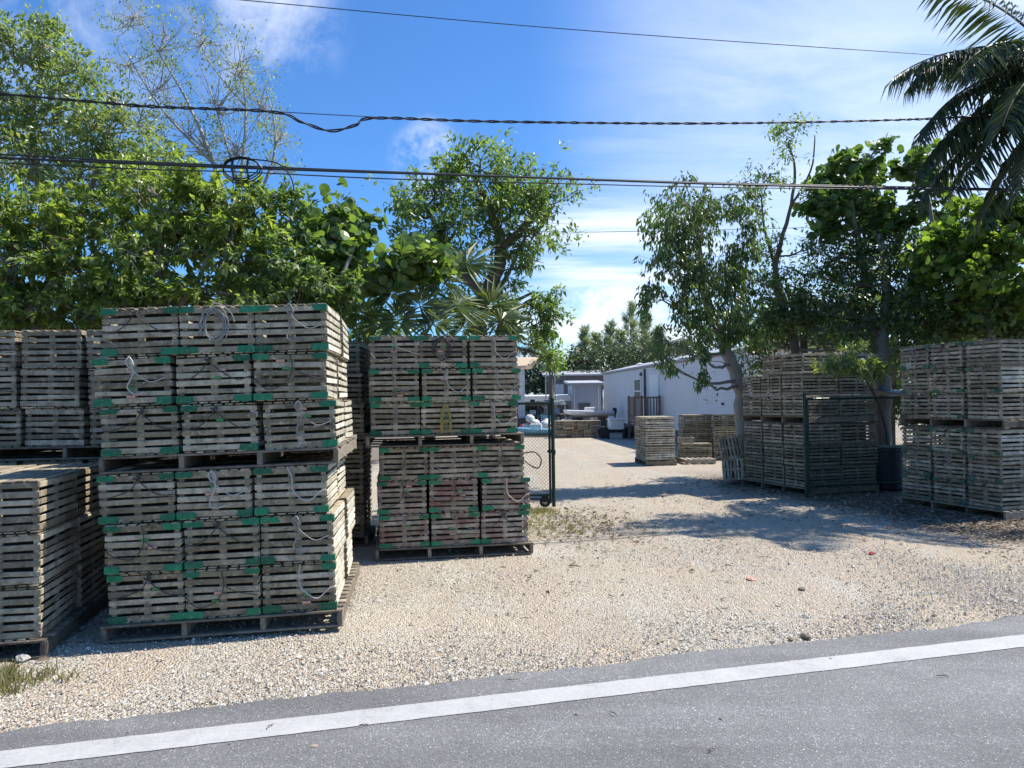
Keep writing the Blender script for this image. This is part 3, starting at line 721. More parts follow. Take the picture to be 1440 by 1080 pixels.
TIERN = ['bottom', 'second', 'third', 'fourth', 'fifth', 'top']
def stack(phrase, corner, yaw, cols, rows, tiers, seed, woods, coln, rown, ofs=None, pitch=.635, rowgap=.06, bands=.9, faded=0,
          ropes=(), tilt=0, z0=0, jit=.008, pal=True, override={}, skip=lambda r, c, t: False, pallet_mk='pallet', pw=.06, tiern=None):
    rnd = random.Random(seed); base = Matrix.Translation(Vector((corner[0], corner[1], z0))) @ Matrix.Rotation(R(yaw), 4, 'Z') @ Matrix.Rotation(R(-tilt), 4, 'Y')
    W = cols * pitch; D = rows * (TD + rowgap) - rowgap; z = 0; ti = 0; nt_ = sum(tiers)
    names = tiern or (TIERN if nt_ == 6 else ['bottom', 'middle', 'top'] if nt_ == 3 else ['bottom', 'top'] if nt_ == 2 else ['bottom', 'lower middle', 'upper middle', 'top'] if nt_ == 4 else ['only'])
    for pi, n in enumerate(tiers):
        if pal:
            px = (ofs[ti][0] + ofs[ti][1]) / 2 if ofs else 0
            which = 'pallet between the lower and upper tiers of' if pi else ('pallet on the ground under' )
            pallet(base @ Matrix.Translation((W / 2 + px, D / 2 + (rnd.uniform(-.02, .02) if pi else -.01), z)), W + pw, D + .04, f'weathered wooden {which} {phrase}', pallet_mk, seed + pi)
            z += .14
        for t in range(n):
            o = ofs[ti] if ofs else (rnd.uniform(-.02, .02),) * 2
            for c in range(cols):
                for r_ in range(rows):
                    if skip(r_, c, ti): continue
                    f = c / max(1, cols - 1); dx = o[0] * (1 - f) + o[1] * f
                    x = (c + .5) * pitch + dx + rnd.gauss(0, jit * .6); y = TD / 2 + r_ * (TD + rowgap) + rnd.gauss(0, jit)
                    if r_: x += rnd.gauss(0, .012); y += rnd.uniform(-.03, .03)
                    m = base @ Matrix.Translation((x, y, z + rnd.uniform(0, .003))) @ Matrix.Rotation(R(rnd.gauss(0, .9)), 4, 'Z') @ Matrix.Rotation(R(rnd.gauss(0, .25)), 4, 'Y')
                    rp = override.get((ti, c)) if r_ == 0 else None
                    if rp is None and r_ == 0 and ropes and rnd.random() < .85: rp = rnd.choice(ropes)
                    if r_ > 0 or rp == 'none': rp = None
                    wd = woods[ti % len(woods)] if isinstance(woods, (list, tuple)) else woods
                    q = {'rope_white': 'trap with white rope', 'rope_yellow': 'trap with yellow rope', 'rope_dark': 'trap with dark rope', 'rope_grey': 'trap with grey rope'}[rp[1]] if rp else 'slatted wooden trap'
                    bits = [q, names[ti] + ' tier']
                    if cols > 1: bits.append(coln[c] + ' column')
                    if rows > 1: bits.append(rown[r_] + ' row')
                    lab = ', '.join(bits) + ' of ' + phrase
                    trap(m, wd, rnd, lab, bands=bands if (r_ == 0) else 0, rope=rp, tags=r_ == 0 and bands > .2, faded=faded)
            z += TH + .011; ti += 1
    return base
W_, D_, G_, Y_ = 'rope_white', 'rope_dark', 'rope_grey', 'rope_yellow'
LMR = ['left', 'middle', 'right']; FR = ['front', 'rear', 'third']
ofA = [((a - 148) / 168, (b - 475) / 168) for a, b in ((150, 474), (148, 477), (143, 467), (147, 481), (141, 472), (153, 477))]
stack('tall stack nearest the road', (-3.365, 6.34), 7, 3, 2, [3, 3], 21, 'wood', LMR, FR, ofA, pitch=.625, rowgap=.2, ropes=[('bridle', D_), ('bridle', D_), ('sag', D_), ('sag', G_)], tilt=1.3,
      override={(5, 0): ('bridle', D_), (5, 1): ('coil', G_), (5, 2): ('loop', G_), (4, 0): ('loop', W_), (4, 1): ('bridle', D_), (4, 2): ('sag', D_), (3, 0): ('bridle', D_), (3, 1): ('bridle', D_), (3, 2): ('loop', G_),
                (2, 0): ('bridle', D_), (2, 1): ('loop', W_), (2, 2): ('tail', W_), (1, 0): ('sag', D_), (1, 1): ('bridle', D_), (1, 2): ('loop', G_), (0, 0): ('bridle', D_), (0, 1): ('sag', D_), (0, 2): ('tail', W_)})
ofB = [((a - 531) / 112, (b - 741) / 112) for a, b in ((531, 740), (529, 743), (532, 736), (522, 727), (520, 732), (522, 728))]
stack('tall stack beside open gate', (-1.665, 9.42), 9, 3, 2, [3, 3], 34, ['wood_red', 'wood_red', 'wood_grey', 'wood', 'wood', 'wood_grey'], LMR, FR, ofB, pitch=.632, rowgap=.08, bands=.85, ropes=[('sag', G_), ('sag', D_), ('bridle', D_)],
      override={(3, 1): ('hank', Y_), (4, 1): ('tail', W_), (4, 0): ('tail', G_), (4, 2): ('tail', G_), (5, 2): ('tail', G_), (5, 1): ('coil', D_), (3, 2): ('tail', W_), (0, 0): ('tail', G_), (1, 2): ('tail', W_)})
stack('low stack at left edge', (-3.68 - 1.9 * math.cos(R(12)), 6.0 - 1.9 * math.sin(R(12))), 12, 3, 2, [3], 41, 'wood_grey', LMR, FR, None, pitch=.635, rowgap=.03, bands=0, ropes=[('sag', D_)], override={(0, 0): 'none', (0, 1): 'none', (1, 0): 'none', (0, 2): 'none', (1, 2): 'none', (2, 2): 'none', (1, 1): 'none'})
stack('shaded stack at far left', (-3.86 - 2.64 * math.cos(R(5)), 8.2 - 2.64 * math.sin(R(5))), 5, 4, 2, [3, 3], 55, 'wood_grey', ['first', 'second', 'third', 'fourth'], FR, None, pitch=.66, rowgap=.05, bands=0, ropes=[('sag', D_), ('bridle', D_)],
      override={(i, j): 'none' for i in range(6) for j in (0, 2, 3)})
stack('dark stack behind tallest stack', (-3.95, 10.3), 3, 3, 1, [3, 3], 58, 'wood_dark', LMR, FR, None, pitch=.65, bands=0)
# right hand stacks: their trap fronts face the driveway
c19, s19 = math.cos(R(19)), math.sin(R(19))
FMN = ['far', 'middle', 'near']; DF = ['outer', 'inner']
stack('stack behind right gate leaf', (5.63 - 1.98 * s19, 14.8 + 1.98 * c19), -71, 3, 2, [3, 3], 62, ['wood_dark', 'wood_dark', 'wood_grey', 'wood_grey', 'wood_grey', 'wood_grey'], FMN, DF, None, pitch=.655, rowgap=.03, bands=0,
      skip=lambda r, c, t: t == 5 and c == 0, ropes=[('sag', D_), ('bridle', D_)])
c18, s18 = math.cos(R(18)), math.sin(R(18))
stack('tall stack at right edge', (7.41 - 1.98 * s18, 11.6 + 1.98 * c18), -72, 3, 2, [3, 3], 73, ['wood_grey', 'wood_grey', 'wood', 'wood_grey', 'wood', 'wood_grey'], FMN, DF, None, pitch=.655, rowgap=.03, bands=.55, faded=1, ropes=[('sag', G_), ('bridle', D_), ('loop', G_)])
# far stacks beside the mobile home: the long sides of these traps face the camera
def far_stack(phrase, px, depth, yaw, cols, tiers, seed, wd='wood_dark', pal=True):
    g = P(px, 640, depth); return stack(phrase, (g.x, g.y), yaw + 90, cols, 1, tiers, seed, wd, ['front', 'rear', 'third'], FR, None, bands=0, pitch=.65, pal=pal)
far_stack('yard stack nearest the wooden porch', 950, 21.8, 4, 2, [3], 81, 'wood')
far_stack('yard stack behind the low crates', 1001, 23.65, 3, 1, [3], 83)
far_stack('yard stack beside the leaning tree', 1043, 23.4, 3, 1, [3], 84)
rj = random.Random(6)
g = P(977, 640, 23.0)
trap(Matrix.Translation((g.x, g.y, 0.14)) @ Matrix.Rotation(R(93), 4, 'Z'), 'wood_dark', rj, 'single trap on the back of a pallet before the yard stacks, small crate on it', bands=0, tags=False)
g = P(976, 645, 22.68)
pallet(Matrix.Translation((g.x, g.y, 0)) @ Matrix.Rotation(R(93), 4, 'Z'), 1.3, .9, 'pallet with sunlit bare boards under the single yard trap', 'pallet_new', 5)
def small_crate():
    g = P(965, 612, 22.95); root = thing('wooden_crate', 'small pale crate lying on top of the single yard trap', 'crate', (g.x - .02, g.y, .55), .1)
    for s in (-1, 1):
        b = MB(); b.cbox(s * .2 - .02, s * .2 + .02, -.14, .14, 0, .18, .004); b.build('end_panel', M['pallet_new'], root)
    b = MB()
    for y in (-.13, .12):
        for z in (.01, .07, .13): b.cbox(-.178, .178, y, y + .01, z, z + .04, .003)
    for y in (-.1, -.02, .06): b.cbox(-.178, .178, y, y + .05, .0, .009, .002)
    b.build('side_slats', M['pallet_new'], root)
small_crate()
# old traps leaning on the tree trunk
for i, (px, py, dep, z, ry, rz, ph) in enumerate(((1032, 650, 17.0, .02, 86, -24, 'lower'), (1029, 625, 17.05, .5, 80, -12, 'upper'))):
    g = P(px, py, dep)
    m = Matrix.Translation((g.x, g.y, z)) @ Matrix.Rotation(R(rz), 4, 'Z') @ Matrix.Rotation(R(-4), 4, 'X') @ Matrix.Rotation(R(ry), 4, 'Y') @ Matrix.Translation((-TW / 2, 0, -TH / 2)) @ Matrix.Diagonal((.78, .6, 1.15, 1))
    trap(m, 'wood_grey', rj, f'{ph} of two old traps stood on end against the leaning tree trunk', group='old traps propped against the leaning tree', bands=0, tags=False)
# ------------------------------------------------------------------ gates
def chain(b, x0, x1, z0, z1, y=0, cell=.062, r=.0036):
    n = int((x1 - x0) / cell); k = int((z1 - z0) / (cell)) * 2
    for i in range(n):
        x = x0 + i * cell; dz = (z1 - z0) / k
        b.tube([Vector((x + (cell * .52 if j % 2 else -cell * .02), y + (.004 if j % 2 else -.004), z0 + j * dz)) for j in range(k + 1)], r, 3, False)
        b.tube([Vector((x + (cell * .5 if j % 2 else cell * 1.02), y - (.004 if j % 2 else -.004), z0 + j * dz)) for j in range(k + 1)], r, 3, False)
def gate_leaf(base, yaw, length, label, group, wheel):
    h = 1.86; root = thing('chain_link_gate', label, 'gate', base, R(yaw), group)
    b = MB(); r = .022
    zb = .22
    b.tube([(.06, 0, .08), (.06, 0, h)], r, 10); b.tube([(length, 0, .08), (length, 0, h)], r, 10)
    b.tube([(.06, 0, h), (length, 0, h)], r, 10); b.tube([(.06, 0, zb), (length, 0, zb)], r, 10)
    b.build('gate_frame', M['greenmetal'], root, smooth=False)
    b = MB(); b.tube([(0, .0, .02), (0, 0, h + .07)], .033, 12); b.lathe([(.036, h + .07), (.038, h + .08), (.025, h + .105), (.004, h + .115)], 12)
    b.build('gate_post', M['greenmetal'], root)
    b = MB(); chain(b, .1, length - .02, zb + .02, h - .02); b.build('wire_mesh', M['greenmetal'], root)
    b = MB(); b.cbox(-.045, .1, -.035, .035, .98, 1.03, .006); b.tube([(-.03, -.04, 1.0), (-.03, -.1, 1.0), (-.03, -.1, .93)], .008, 6); b.build('latch', M['greenmetal'], root)
    if wheel:
        w = MB(); w.lathe([(.045, -.02), (.085, -.024), (.098, -.014), (.098, .014), (.085, .024), (.045, .02)], 20, (.16, -.04, .1), 'Y'); t = w.build('wheel', M['black'], root)
        w = MB(); w.lathe([(.01, -.026), (.044, -.021), (.044, .021), (.01, .026)], 16, (.16, -.04, .1), 'Y'); w.build('rim', M['steel'], t)
        w = MB(); w.cbox(.1, .22, -.02, -.008, .1, .24, .003); w.tube([(.16, -.075, .1), (.16, .0, .1)], .009, 8); w.cbox(.06, .5, -.018, .012, .14, .17, .003); w.build('wheel_bracket', M['black'], root)
g = G(779, 714)
gate_leaf((g.x, g.y, 0), 172, 2.3, 'green framed wire mesh gate leaf standing open beside the middle stack', 'green driveway gate leaves', True)
g = G(1132, 700)
gate_leaf((g.x, g.y - .08, 0), 12, 2.35, 'dark green gate leaf standing open before the right hand stacks', 'green driveway gate leaves', False)
# weeds under the left gate leaf
def tuft_field(name, label, cat, pts, mat, hmin, hmax, seed, blades=14, width=.008, kind=None, flat=0.0):
    rs = np.random.RandomState(seed); n = len(pts) * blades
    org = np.repeat(np.array(pts), blades, 0) + rs.normal(size=(n, 3)) * np.array([.03, .03, 0])
    ax = rs.normal(size=(n, 3)) * .55; ax[:, 2] = np.abs(ax[:, 2]) * .2 + (1 - flat)
    up = rs.normal(size=(n, 3)); ln = rs.uniform(hmin, hmax, n)
    v, f = inst(STRIP, org, ax, up, ln, np.full(n, width) * rs.uniform(.6, 1.4, n))
    o = link(name, np_mesh(name, v, f, M[mat])); tag(o, label, cat, kind=kind); return o
rs0 = np.random.RandomState(8)
def scatter(n, cx, cy, sx, sy):
    return [(cx + rs0.normal() * sx, cy + rs0.normal() * sy, -.01) for _ in range(n)]
tuft_field('grass', 'dry grass tuft patch at the verge beside the leftmost low stack', 'grass', scatter(170, -3.9, 5.3, .2, .1) + scatter(120, -4.1, 5.5, .35, .1), 'grass', .03, .13, 3, kind='stuff')
gw = G(762, 735)
tuft_field('weeds', 'low green weeds growing round the wheel of the open gate', 'weeds', scatter(150, gw.x, gw.y - .2, .5, .6) + scatter(90, .45, 13.2, .15, .25), 'grass', .02, .1, 4, blades=8, kind='stuff')
def litter(name, label, boxes, seed, ln=(.04, .11)):
    rs = np.random.RandomState(seed); P_ = []
    for (n, cx, cy, sx, sy, rot) in boxes:
        q = rs.normal(size=(n, 2)) * np.array([sx, sy]); ca, sa = math.cos(R(rot)), math.sin(R(rot))
        P_.append(np.stack([cx + q[:, 0] * ca - q[:, 1] * sa, cy + q[:, 0] * sa + q[:, 1] * ca, rs.uniform(.0, .02, n)], -1))
    org = np.concatenate(P_); n = len(org); ax = rs.normal(size=(n, 3)); ax[:, 2] *= .12; up = rs.normal(size=(n, 3)) * .35 + np.array([0, 0, 1.0])
    l = rs.uniform(ln[0], ln[1], n); v, f = inst(LANCE, org, ax, up, l, l)
    tag(link(name, np_mesh(name, v, f, M['litter'])), label, 'leaf litter', kind='stuff')
litter('leaf_litter', 'brown fallen leaves scattered over the soil and driveway below the trees',
       [(2600, 6.2, 13.4, .55, 1.9, 18), (2200, 6.9, 10.9, .8, .9, 15), (1600, 8.0, 13.4, .8, 1.2, 0), (900, 5.1, 16.5, .5, 1.0, 15), (500, 4.0, 14.5, 1.3, 2.2, 0), (1000, .95, 11.9, .5, .9, 0), (260, -4.2, 6.6, .3, .8, 0), (160, 1.5, 8.5, 2.6, 1.4, 0), (50, 1, 5.4, 3, .8, 15)], 5)
# black hose end looping out of the gate-side stack
b = MB(); b.tube(smooth_path([P(738, 637, 10.3), P(752, 636, 10.25), P(761, 646, 10.2), P(757, 658, 10.2), P(747, 655, 10.25), P(738, 648, 10.3)], [.009] * 6, 6)[0], .009, 6)
tag(b.build('hose', M['cable']), 'thin black hose loop sticking out of the middle stack by the gate', 'hose')

# ------------------------------------------------------------------ mobile home
def mobile_home():
    a = Vector((5.55, 46.5, 0)); c = Vector((7.4, 24.0, 0)); d = (c - a); Ln = d.length; ang = math.atan2(d.y, d.x)
    root = thing('mobile_home', 'long white lap-sided mobile home behind the yard stacks', 'mobile home', a, ang)
    # local x along the wall towards the camera, local -y faces the driveway
    W = 3.6; Hh = 3.42; b = MB(); yl = 0
    n = int((Hh - .55) / .125)
    for k in range(n):         # lapped boards
        z0 = .55 + k * .125
        b.box(0, Ln, -.0 - .018 + 0, .1, z0, z0 + .005)
        b.add([(0, -.026, z0), (Ln, -.026, z0), (Ln, -.006, z0 + .126), (0, -.006, z0 + .126), (0, .05, z0), (Ln, .05, z0), (Ln, .05, z0 + .126), (0, .05, z0 + .126)], [(0, 1, 2, 3), (0, 4, 5, 1), (3, 2, 6, 7), (1, 5, 6, 2), (0, 3, 7, 4)])
    b.box(.0, Ln, .055, W, .55, Hh)
    b.build('wall', M['siding'], root)
    b = MB(); b.box(.02, Ln - .02, .03, W - .03, .0, .548); b.build('skirting', M['darkwall'], root)
    b = MB(); ov = .12; zr = Hh + .02
    b.add([(-ov, -ov, zr), (Ln + ov, -ov, zr), (Ln + ov, W / 2, zr + .42), (-ov, W / 2, zr + .42), (Ln + ov, W + ov, zr), (-ov, W + ov, zr),
           (-ov, -ov, zr - .09), (Ln + ov, -ov, zr - .09), (Ln + ov, W + ov, zr - .09), (-ov, W + ov, zr - .09)],
          [(0, 1, 2, 3), (3, 2, 4, 5), (6, 7, 1, 0), (7, 8, 4, 2, 1), (9, 6, 0, 3, 5), (8, 9, 5, 4), (6, 9, 8, 7)])
    rf = b.build('roof', M['greyroof'], root)
    b = MB(); b.lathe([(.16, 0), (.16, .12), (.24, .14), (.2, .2), (.02, .22)], 12, (10.6, 1.0, zr + .17)); b.build('roof_vent', M['white'], rf)
    b = MB(); b.lathe([(.12, 0), (.12, .1), (.2, .12), (.02, .18)], 12, (5.0, 1.0, zr + .17)); b.build('roof_vent', M['white'], rf)
    def wx(px):   # position along wall for a photo column
        t0, t1 = 0, Ln
        for _ in range(40):
            t = (t0 + t1) / 2; p = a + d * (t / Ln); q = MC.transposed() @ (p + Vector((0, 0, 1.95)) - CAM)
            if 720 + q.x / -q.z * F < px: t0 = t
            else: t1 = t
        return t
    def wz(px, py):
        t = wx(px); p = a + d * (t / Ln); return P(px, py, p.y).z
    # window
    x0, x1 = wx(893), wx(903); z0, z1 = wz(898, 563), wz(898, 532)
    b = MB(); f = .07
    b.box(x0, x1, -.06, -.027, z1 - f, z1); b.box(x0, x1, -.06, -.027, z0, z0 + f)
    b.box(x0, x0 + f * 1.6, -.058, -.025, z0 + f, z1 - f); b.box(x1 - f * 1.6, x1, -.058, -.025, z0 + f, z1 - f)
    zm = z0 + (z1 - z0) * .42; b.box(x0 + f * 1.6, x1 - f * 1.6, -.055, -.025, zm - .03, zm + .03)
    w = b.build('window', M['white'], root)
    b = MB(); b.box(x0 + .05, x1 - .05, -.05, -.03, z0 + .05, z1 - .05); b.build('pane', M['window_dark'], w)
    # door
    x0, x1 = wx(915), wx(928); z1 = wz(921, 527); z0 = .75
    b = MB(); b.box(x0, x1, -.05, -.024, z0, z1); b.box(x0 + .06, x1 - .06, -.062, -.052, z0 + .05, z1 - .06); dr = b.build('door', M['white'], root)
    b = MB(); b.lathe([(.015, -.11), (.04, -.1), (.04, -.075), (.02, -.064)], 10, (x1 - .2, 0, z0 + .95), 'Y'); b.build('door_knob', M['steel'], dr)
    # downpipe
    x = wx(909); b = MB(); b.cbox(x - .05, x + .05, -.12, -.03, .8, Hh - .15, .01); b.build('downpipe', M['darkwall'], root)
    b = MB(); x = wx(903); b.cbox(x + .0, x + .16, -.12, -.03, wz(903, 529), wz(903, 524), .01); b.build('porch_light', M['darkwall'], root)
    b = MB(); x = wx(1018); z = wz(1018, 568); b.lathe([(.03, -.1), (.05, -.08), (.05, -.03)], 10, (x, 0, z), 'Y'); b.build('outlet_cover', M['darkwall'], root)
    return a, d, ang, wx
mh_a, mh_d, mh_ang, wx = mobile_home()
def porch():
    t = wx(912); p = mh_a + mh_d * (t / mh_d.length)
    root = thing('wooden_porch', 'raised brown timber porch with picket railing at the white home door', 'porch', p, mh_ang)
    zf = 1.0; X0, X1, Y0 = 0.0, wx(932) - t, -.95
    b = MB()
    for k in range(7): y = Y0 + .02 + k * .128; b.cbox(X0, X1, y, y + .118, zf - .03, zf, .004)
    b.build('deck_floor', M['deckwood'], root)
    for (x, y) in ((X0, Y0), ((X0 + X1) / 2, Y0), (X1, Y0), (X0, -.15), (X1, -.15)):
        b = MB(); b.cbox(x - .05, x + .05, y - .05, y + .05, 0, zf + 1.0, .006); b.build('post', M['deckwood'], root)
    b = MB(); b.cbox(X0 + .06, X1 - .06, Y0 - .04, Y0 + .0, zf + .88, zf + .95, .005); b.cbox(X0 + .06, X1 - .06, Y0 - .04, Y0, zf + .08, zf + .14, .005)
    x = X0 + .12
    while x < X1 - .1: b.cbox(x, x + .06, Y0 - .055, Y0 - .0405, zf + .02, zf + .94, .003); x += .135
    b.build('railing', M['deckwood'], root)
    b = MB(); b.cbox(X1 - .02, X1 + .02, Y0 + .06, -.2, zf + .88, zf + .95, .005)
    y = Y0 + .1
    while y < -.25: b.cbox(X1 + .021, X1 + .035, y, y + .06, zf + .02, zf + .94, .003); y += .135
    b.build('railing', M['deckwood'], root)
    for k in range(4):
        b = MB(); b.cbox(X0 - .3 * (k + 1), X0 - .3 * k - .02, Y0 + .1, -.15, zf - .22 * (k + 1) - .03, zf - .22 * (k + 1), .004); b.build('step', M['deckwood'], root)
    b = MB()
    for k in range(4): b.cbox(X0 + .1 + k * .5, X0 + .17 + k * .5, Y0 + .05, Y0 + .08, .3, zf - .04, .003)
    b.cbox(X0, X1, Y0 - .02, Y0 + .02, zf - .2, zf - .032, .004); b.build('skirt_board', M['deckwood'], root)
porch()

# ------------------------------------------------------------------ far yard clutter
def grounded(px, depth): p = P(px, 600, depth); return Vector((p.x, p.y, 0))
def ac_unit():
    g = grounded(866, 36.5); root = thing('cooler_box', 'white box on dark cradle against the far end of the mobile home', 'cooler', g, R(5))
    b = MB(); b.cbox(-.34, .34, -.3, .3, .42, .86, .03); b.build('box_body', M['white'], root)
    b = MB(); b.cbox(-.37, .37, -.33, .33, .865, .95, .02); b.build('lid', M['white'], root)
    b = MB(); b.cbox(-.5, .5, -.25, .25, .28, .4, .01); 
    for s in (-1, 1): b.cbox(s * .4 - .05, s * .4 + .05, -.2, .2, .0, .28, .01)
    b.build('cradle', M['black'], root)
    for s in (-1, 1):
        b = MB(); b.lathe([(.1, -.06), (.26, -.07), (.3, -.04), (.3, .04), (.26, .07), (.1, .06)], 18, (s * .62 - .05, -.3, .3), 'Y'); b.build('wheel', M['black'], root)
ac_unit()
def shed(name, label, cat, px0, px1, depth, h, dp, wallm, roofm, ov=.15, slope=.15, door=None, roof_thick=.1, wall_to=None):
    a = P(px0, 600, depth); c = P(px1, 600, depth); w = c.x - a.x
    root = thing(name, label, cat, (a.x, depth, 0))
    b = MB(); b.box(0, w, 0, dp, 0, h); b.build('wall', M[wallm], root)
    b = MB(); vs = [(-ov, -ov, h + .002), (w + ov, -ov, h + .002), (w + ov, dp + ov, h + slope), (-ov, dp + ov, h + slope)]
    vs += [(x, y, z + roof_thick) for x, y, z in vs]
    b.add(vs, [(0, 3, 2, 1), (4, 5, 6, 7), (0, 1, 5, 4), (1, 2, 6, 5), (2, 3, 7, 6), (3, 0, 4, 7)]); b.build('roof', M[roofm], root)
    if door:
        for (f0, f1, z0, z1, mt, nm) in door:
            b = MB(); b.box(w * f0, w * f1, -.05, -.003, z0, z1); b.build(nm, M[mt], root)
    return root
shed('shed', 'pale blue grey shed with flat overhanging roof left of the mobile home', 'shed', 806, 846, 48.5, 2.75, 4, 'shedgrey', 'greyroof', ov=.25, slope=.25, roof_thick=.13, door=[(.2, .6, .2, 1.6, 'darkwall', 'window'), (.05, .07, .1, 2.6, 'white', 'corner_trim'), (.9, .92, .1, 2.6, 'white', 'corner_trim')])
shed('carport', 'long low open building with white roof edge behind the gate', 'building', 690, 803, 50, 1.75, 4, 'shedgrey', 'white', ov=.25, slope=.1, roof_thick=.35, door=[(.15, .3, .3, 1.5, 'glass', 'window'), (.42, .6, .1, 1.5, 'navy', 'doorway'), (.66, .72, .1, 1.7, 'brownbox', 'post'), (.74, .80, .1, 1.7, 'brownbox', 'post'), (.83, .97, .1, 1.5, 'darkwall', 'doorway')])
shed('grey_building', 'dark grey two part building seen above the white roof edge', 'building', 770, 848, 58, 3.6, 5, 'darkwall', 'greyroof', ov=.3, slope=.5, roof_thick=.12, door=[(.15, .3, 1.6, 3.0, 'shedgrey', 'window'), (.45, .6, 1.4, 3.1, 'offwhite', 'window'), (.7, .78, 1.4, 3.1, 'black', 'window')])
def house():
    a = P(690, 520, 44); root = thing('beige_roof_house', 'house with tan sloping roof edge showing beyond the middle stack', 'house', (a.x, 44, 0))
    c = P(762, 506, 44); z1 = P(762, 500, 44).z; w = c.x - a.x
    b = MB(); b.box(.3, w - 1.0, .3, 5, 0, z1 - .75); b.build('wall', M['offwhite'], root)
    b = MB(); zl = z1 - .55
    vs = [(-.5, 0, zl - .15), (w - .9, 0, zl), (w, 1.6, z1), (-.5, 2.6, z1 + .1), (-.5, 0, zl - .25), (w - .9, 0, zl - .1), (w, 1.6, z1 - .1), (-.5, 2.6, z1), (w - .5, 5.5, zl), (-.5, 5.5, zl)]
    b.add(vs, [(0, 1, 2, 3), (4, 7, 6, 5), (0, 4, 5, 1), (1, 5, 6, 2), (0, 3, 7, 4), (3, 2, 8, 9), (2, 6, 8)]); b.build('roof', M['beige'], root)
    b = MB(); b.box(.6, 1.5, .24, .297, .8, 2); b.build('window', M['glass'], root)
house()
def boat(px, depth, z, L, W, H, yaw, label, col='white', name='boat'):
    g = P(px, 600, depth); root = thing(name, label, 'boat', (g.x, g.y, z), R(yaw)); n = 12; vs = []; fs = []
    for i in range(n + 1):
        t = i / n; x = (t - .5) * L; k = max(.02, (1 - max(0, (t - .45) / .55) ** 2.2)) * (.85 + .15 * min(1, t / .3)); w = W / 2 * k; top = H * (.85 + .3 * t * t)
        bt = H * .35 * max(0, (t - .6) / .4) ** 2 * 1.6
        vs += [(x, -w, top), (x, -w * .93, top * .6 + bt * .3), (x, -w * .5, bt + .08), (x, 0, bt), (x, w * .5, bt + .08), (x, w * .93, top * .6 + bt * .3), (x, w, top), (x, w * .88, top - .03), (x, w * .8, top * .55 + bt * .3), (x, 0, top * .5 + bt * .4), (x, -w * .8, top * .55 + bt * .3), (x, -w * .88, top - .03)]
    m = 12
    for i in range(n):
        for j in range(m): a = i * m + j; c = i * m + (j + 1) % m; fs.append((a, a + m, c + m, c))
    fs.append(tuple(range(m))); fs.append(tuple(n * m + j for j in range(m - 1, -1, -1)))
    b = MB(); b.add(vs, fs); b.build('hull', M[col], root, smooth=True)
    b = MB(); b.cbox(-L * .12, L * .08, -W * .18, W * .18, H * .5, H * 1.5, .03); b.build('console', M['offwhite'], root)
    b = MB(); b.cbox(-L * .56, -L * .48, -.17, .17, H * .4, H * 1.35, .04); b.cbox(-L * .54, -L * .51, -.05, .05, -.1, H * .4, .01); b.build('outboard_motor', M['navy'], root)
    return root
boat(828, 41.5, .95, 2.7, 1.1, .32, 178, 'small white skiff raised on supports left of the mobile home')
def trestle(px, depth, w, h, lab):
    g = P(px, 600, depth); root = thing('sawhorse', lab, 'sawhorse', (g.x, g.y, 0))
    for s in (-1, 1):
        b = MB(); b.tube([(s * w / 2, -.3, 0), (s * w / 2, 0, h)], .035, 6); b.tube([(s * w / 2, .3, 0), (s * w / 2, 0, h)], .035, 6); b.build('leg', M['brownbox'], root)
    b = MB(); b.cbox(-w / 2 - .1, w / 2 + .1, -.05, .05, h - .06, h + .02, .01); b.build('beam', M['brownbox'], root)
trestle(828, 41.5, 1.9, .95, 'trestle carrying the small white skiff')
boat(752, 39.5, .02, 3.0, 1.2, .42, 172, 'pale blue dinghy on the ground inside the gate', 'tarpblue', 'dinghy')
# rows of plain weathered traps in the distance, each its own object
rk = random.Random(90)
for c in range(6):
    for t in range(2):
        p = P(788 + c * 9.6 + rk.uniform(-1, 1), 600, 38.0)
        trap(Matrix.Translation((p.x, p.y + rk.uniform(-.15, .15), t * .42)) @ Matrix.Rotation(R(rk.uniform(-12, 12)), 4, 'Z') @ Matrix.Scale(.52 / .62, 4, (1, 0, 0)), 'wood_grey', rk,
             f'far trap, {"upper" if t else "lower"} tier, {["first", "second", "third", "fourth", "fifth", "sixth"][c]} from left in the distant row left of the mobile home', group='distant traps in the yard', bands=0, tags=False)
def buoy(i, p, r, mt):
    b = MB(); n = 8; b.lathe([(.02, -r * 1.25), (r * .6, -r * 1.1), (r * .95, -r * .6), (r, 0), (r * .95, r * .6), (r * .6, r * 1.1), (.02, r * 1.25)], 14)
    return b
BU = {}
for k, (mt, r) in enumerate((('buoywhite', .17), ('offwhite', .22), ('tarpblue', .16), ('redplastic', .15), ('teal', .15))):
    BU[k] = (buoy(0, None, r, mt).mesh('float', M[mt], True), r)
BLAB = {0: 'small white foam float', 1: 'large stained white float', 2: 'pale blue float', 3: 'red float', 4: 'teal float'}
ORD = 'first second third fourth fifth sixth seventh eighth ninth tenth eleventh twelfth thirteenth fourteenth fifteenth sixteenth seventeenth eighteenth nineteenth twentieth'.split()
FL = sorted([(rk.uniform(728, 786), rk.choice((0, 0, 0, 1, 1, 2, 3, 4)), 0) for _ in range(34)] + [(rk.uniform(795, 850), rk.choice((0, 1, 1, 3)), 1) for _ in range(9)])
cnt = {}
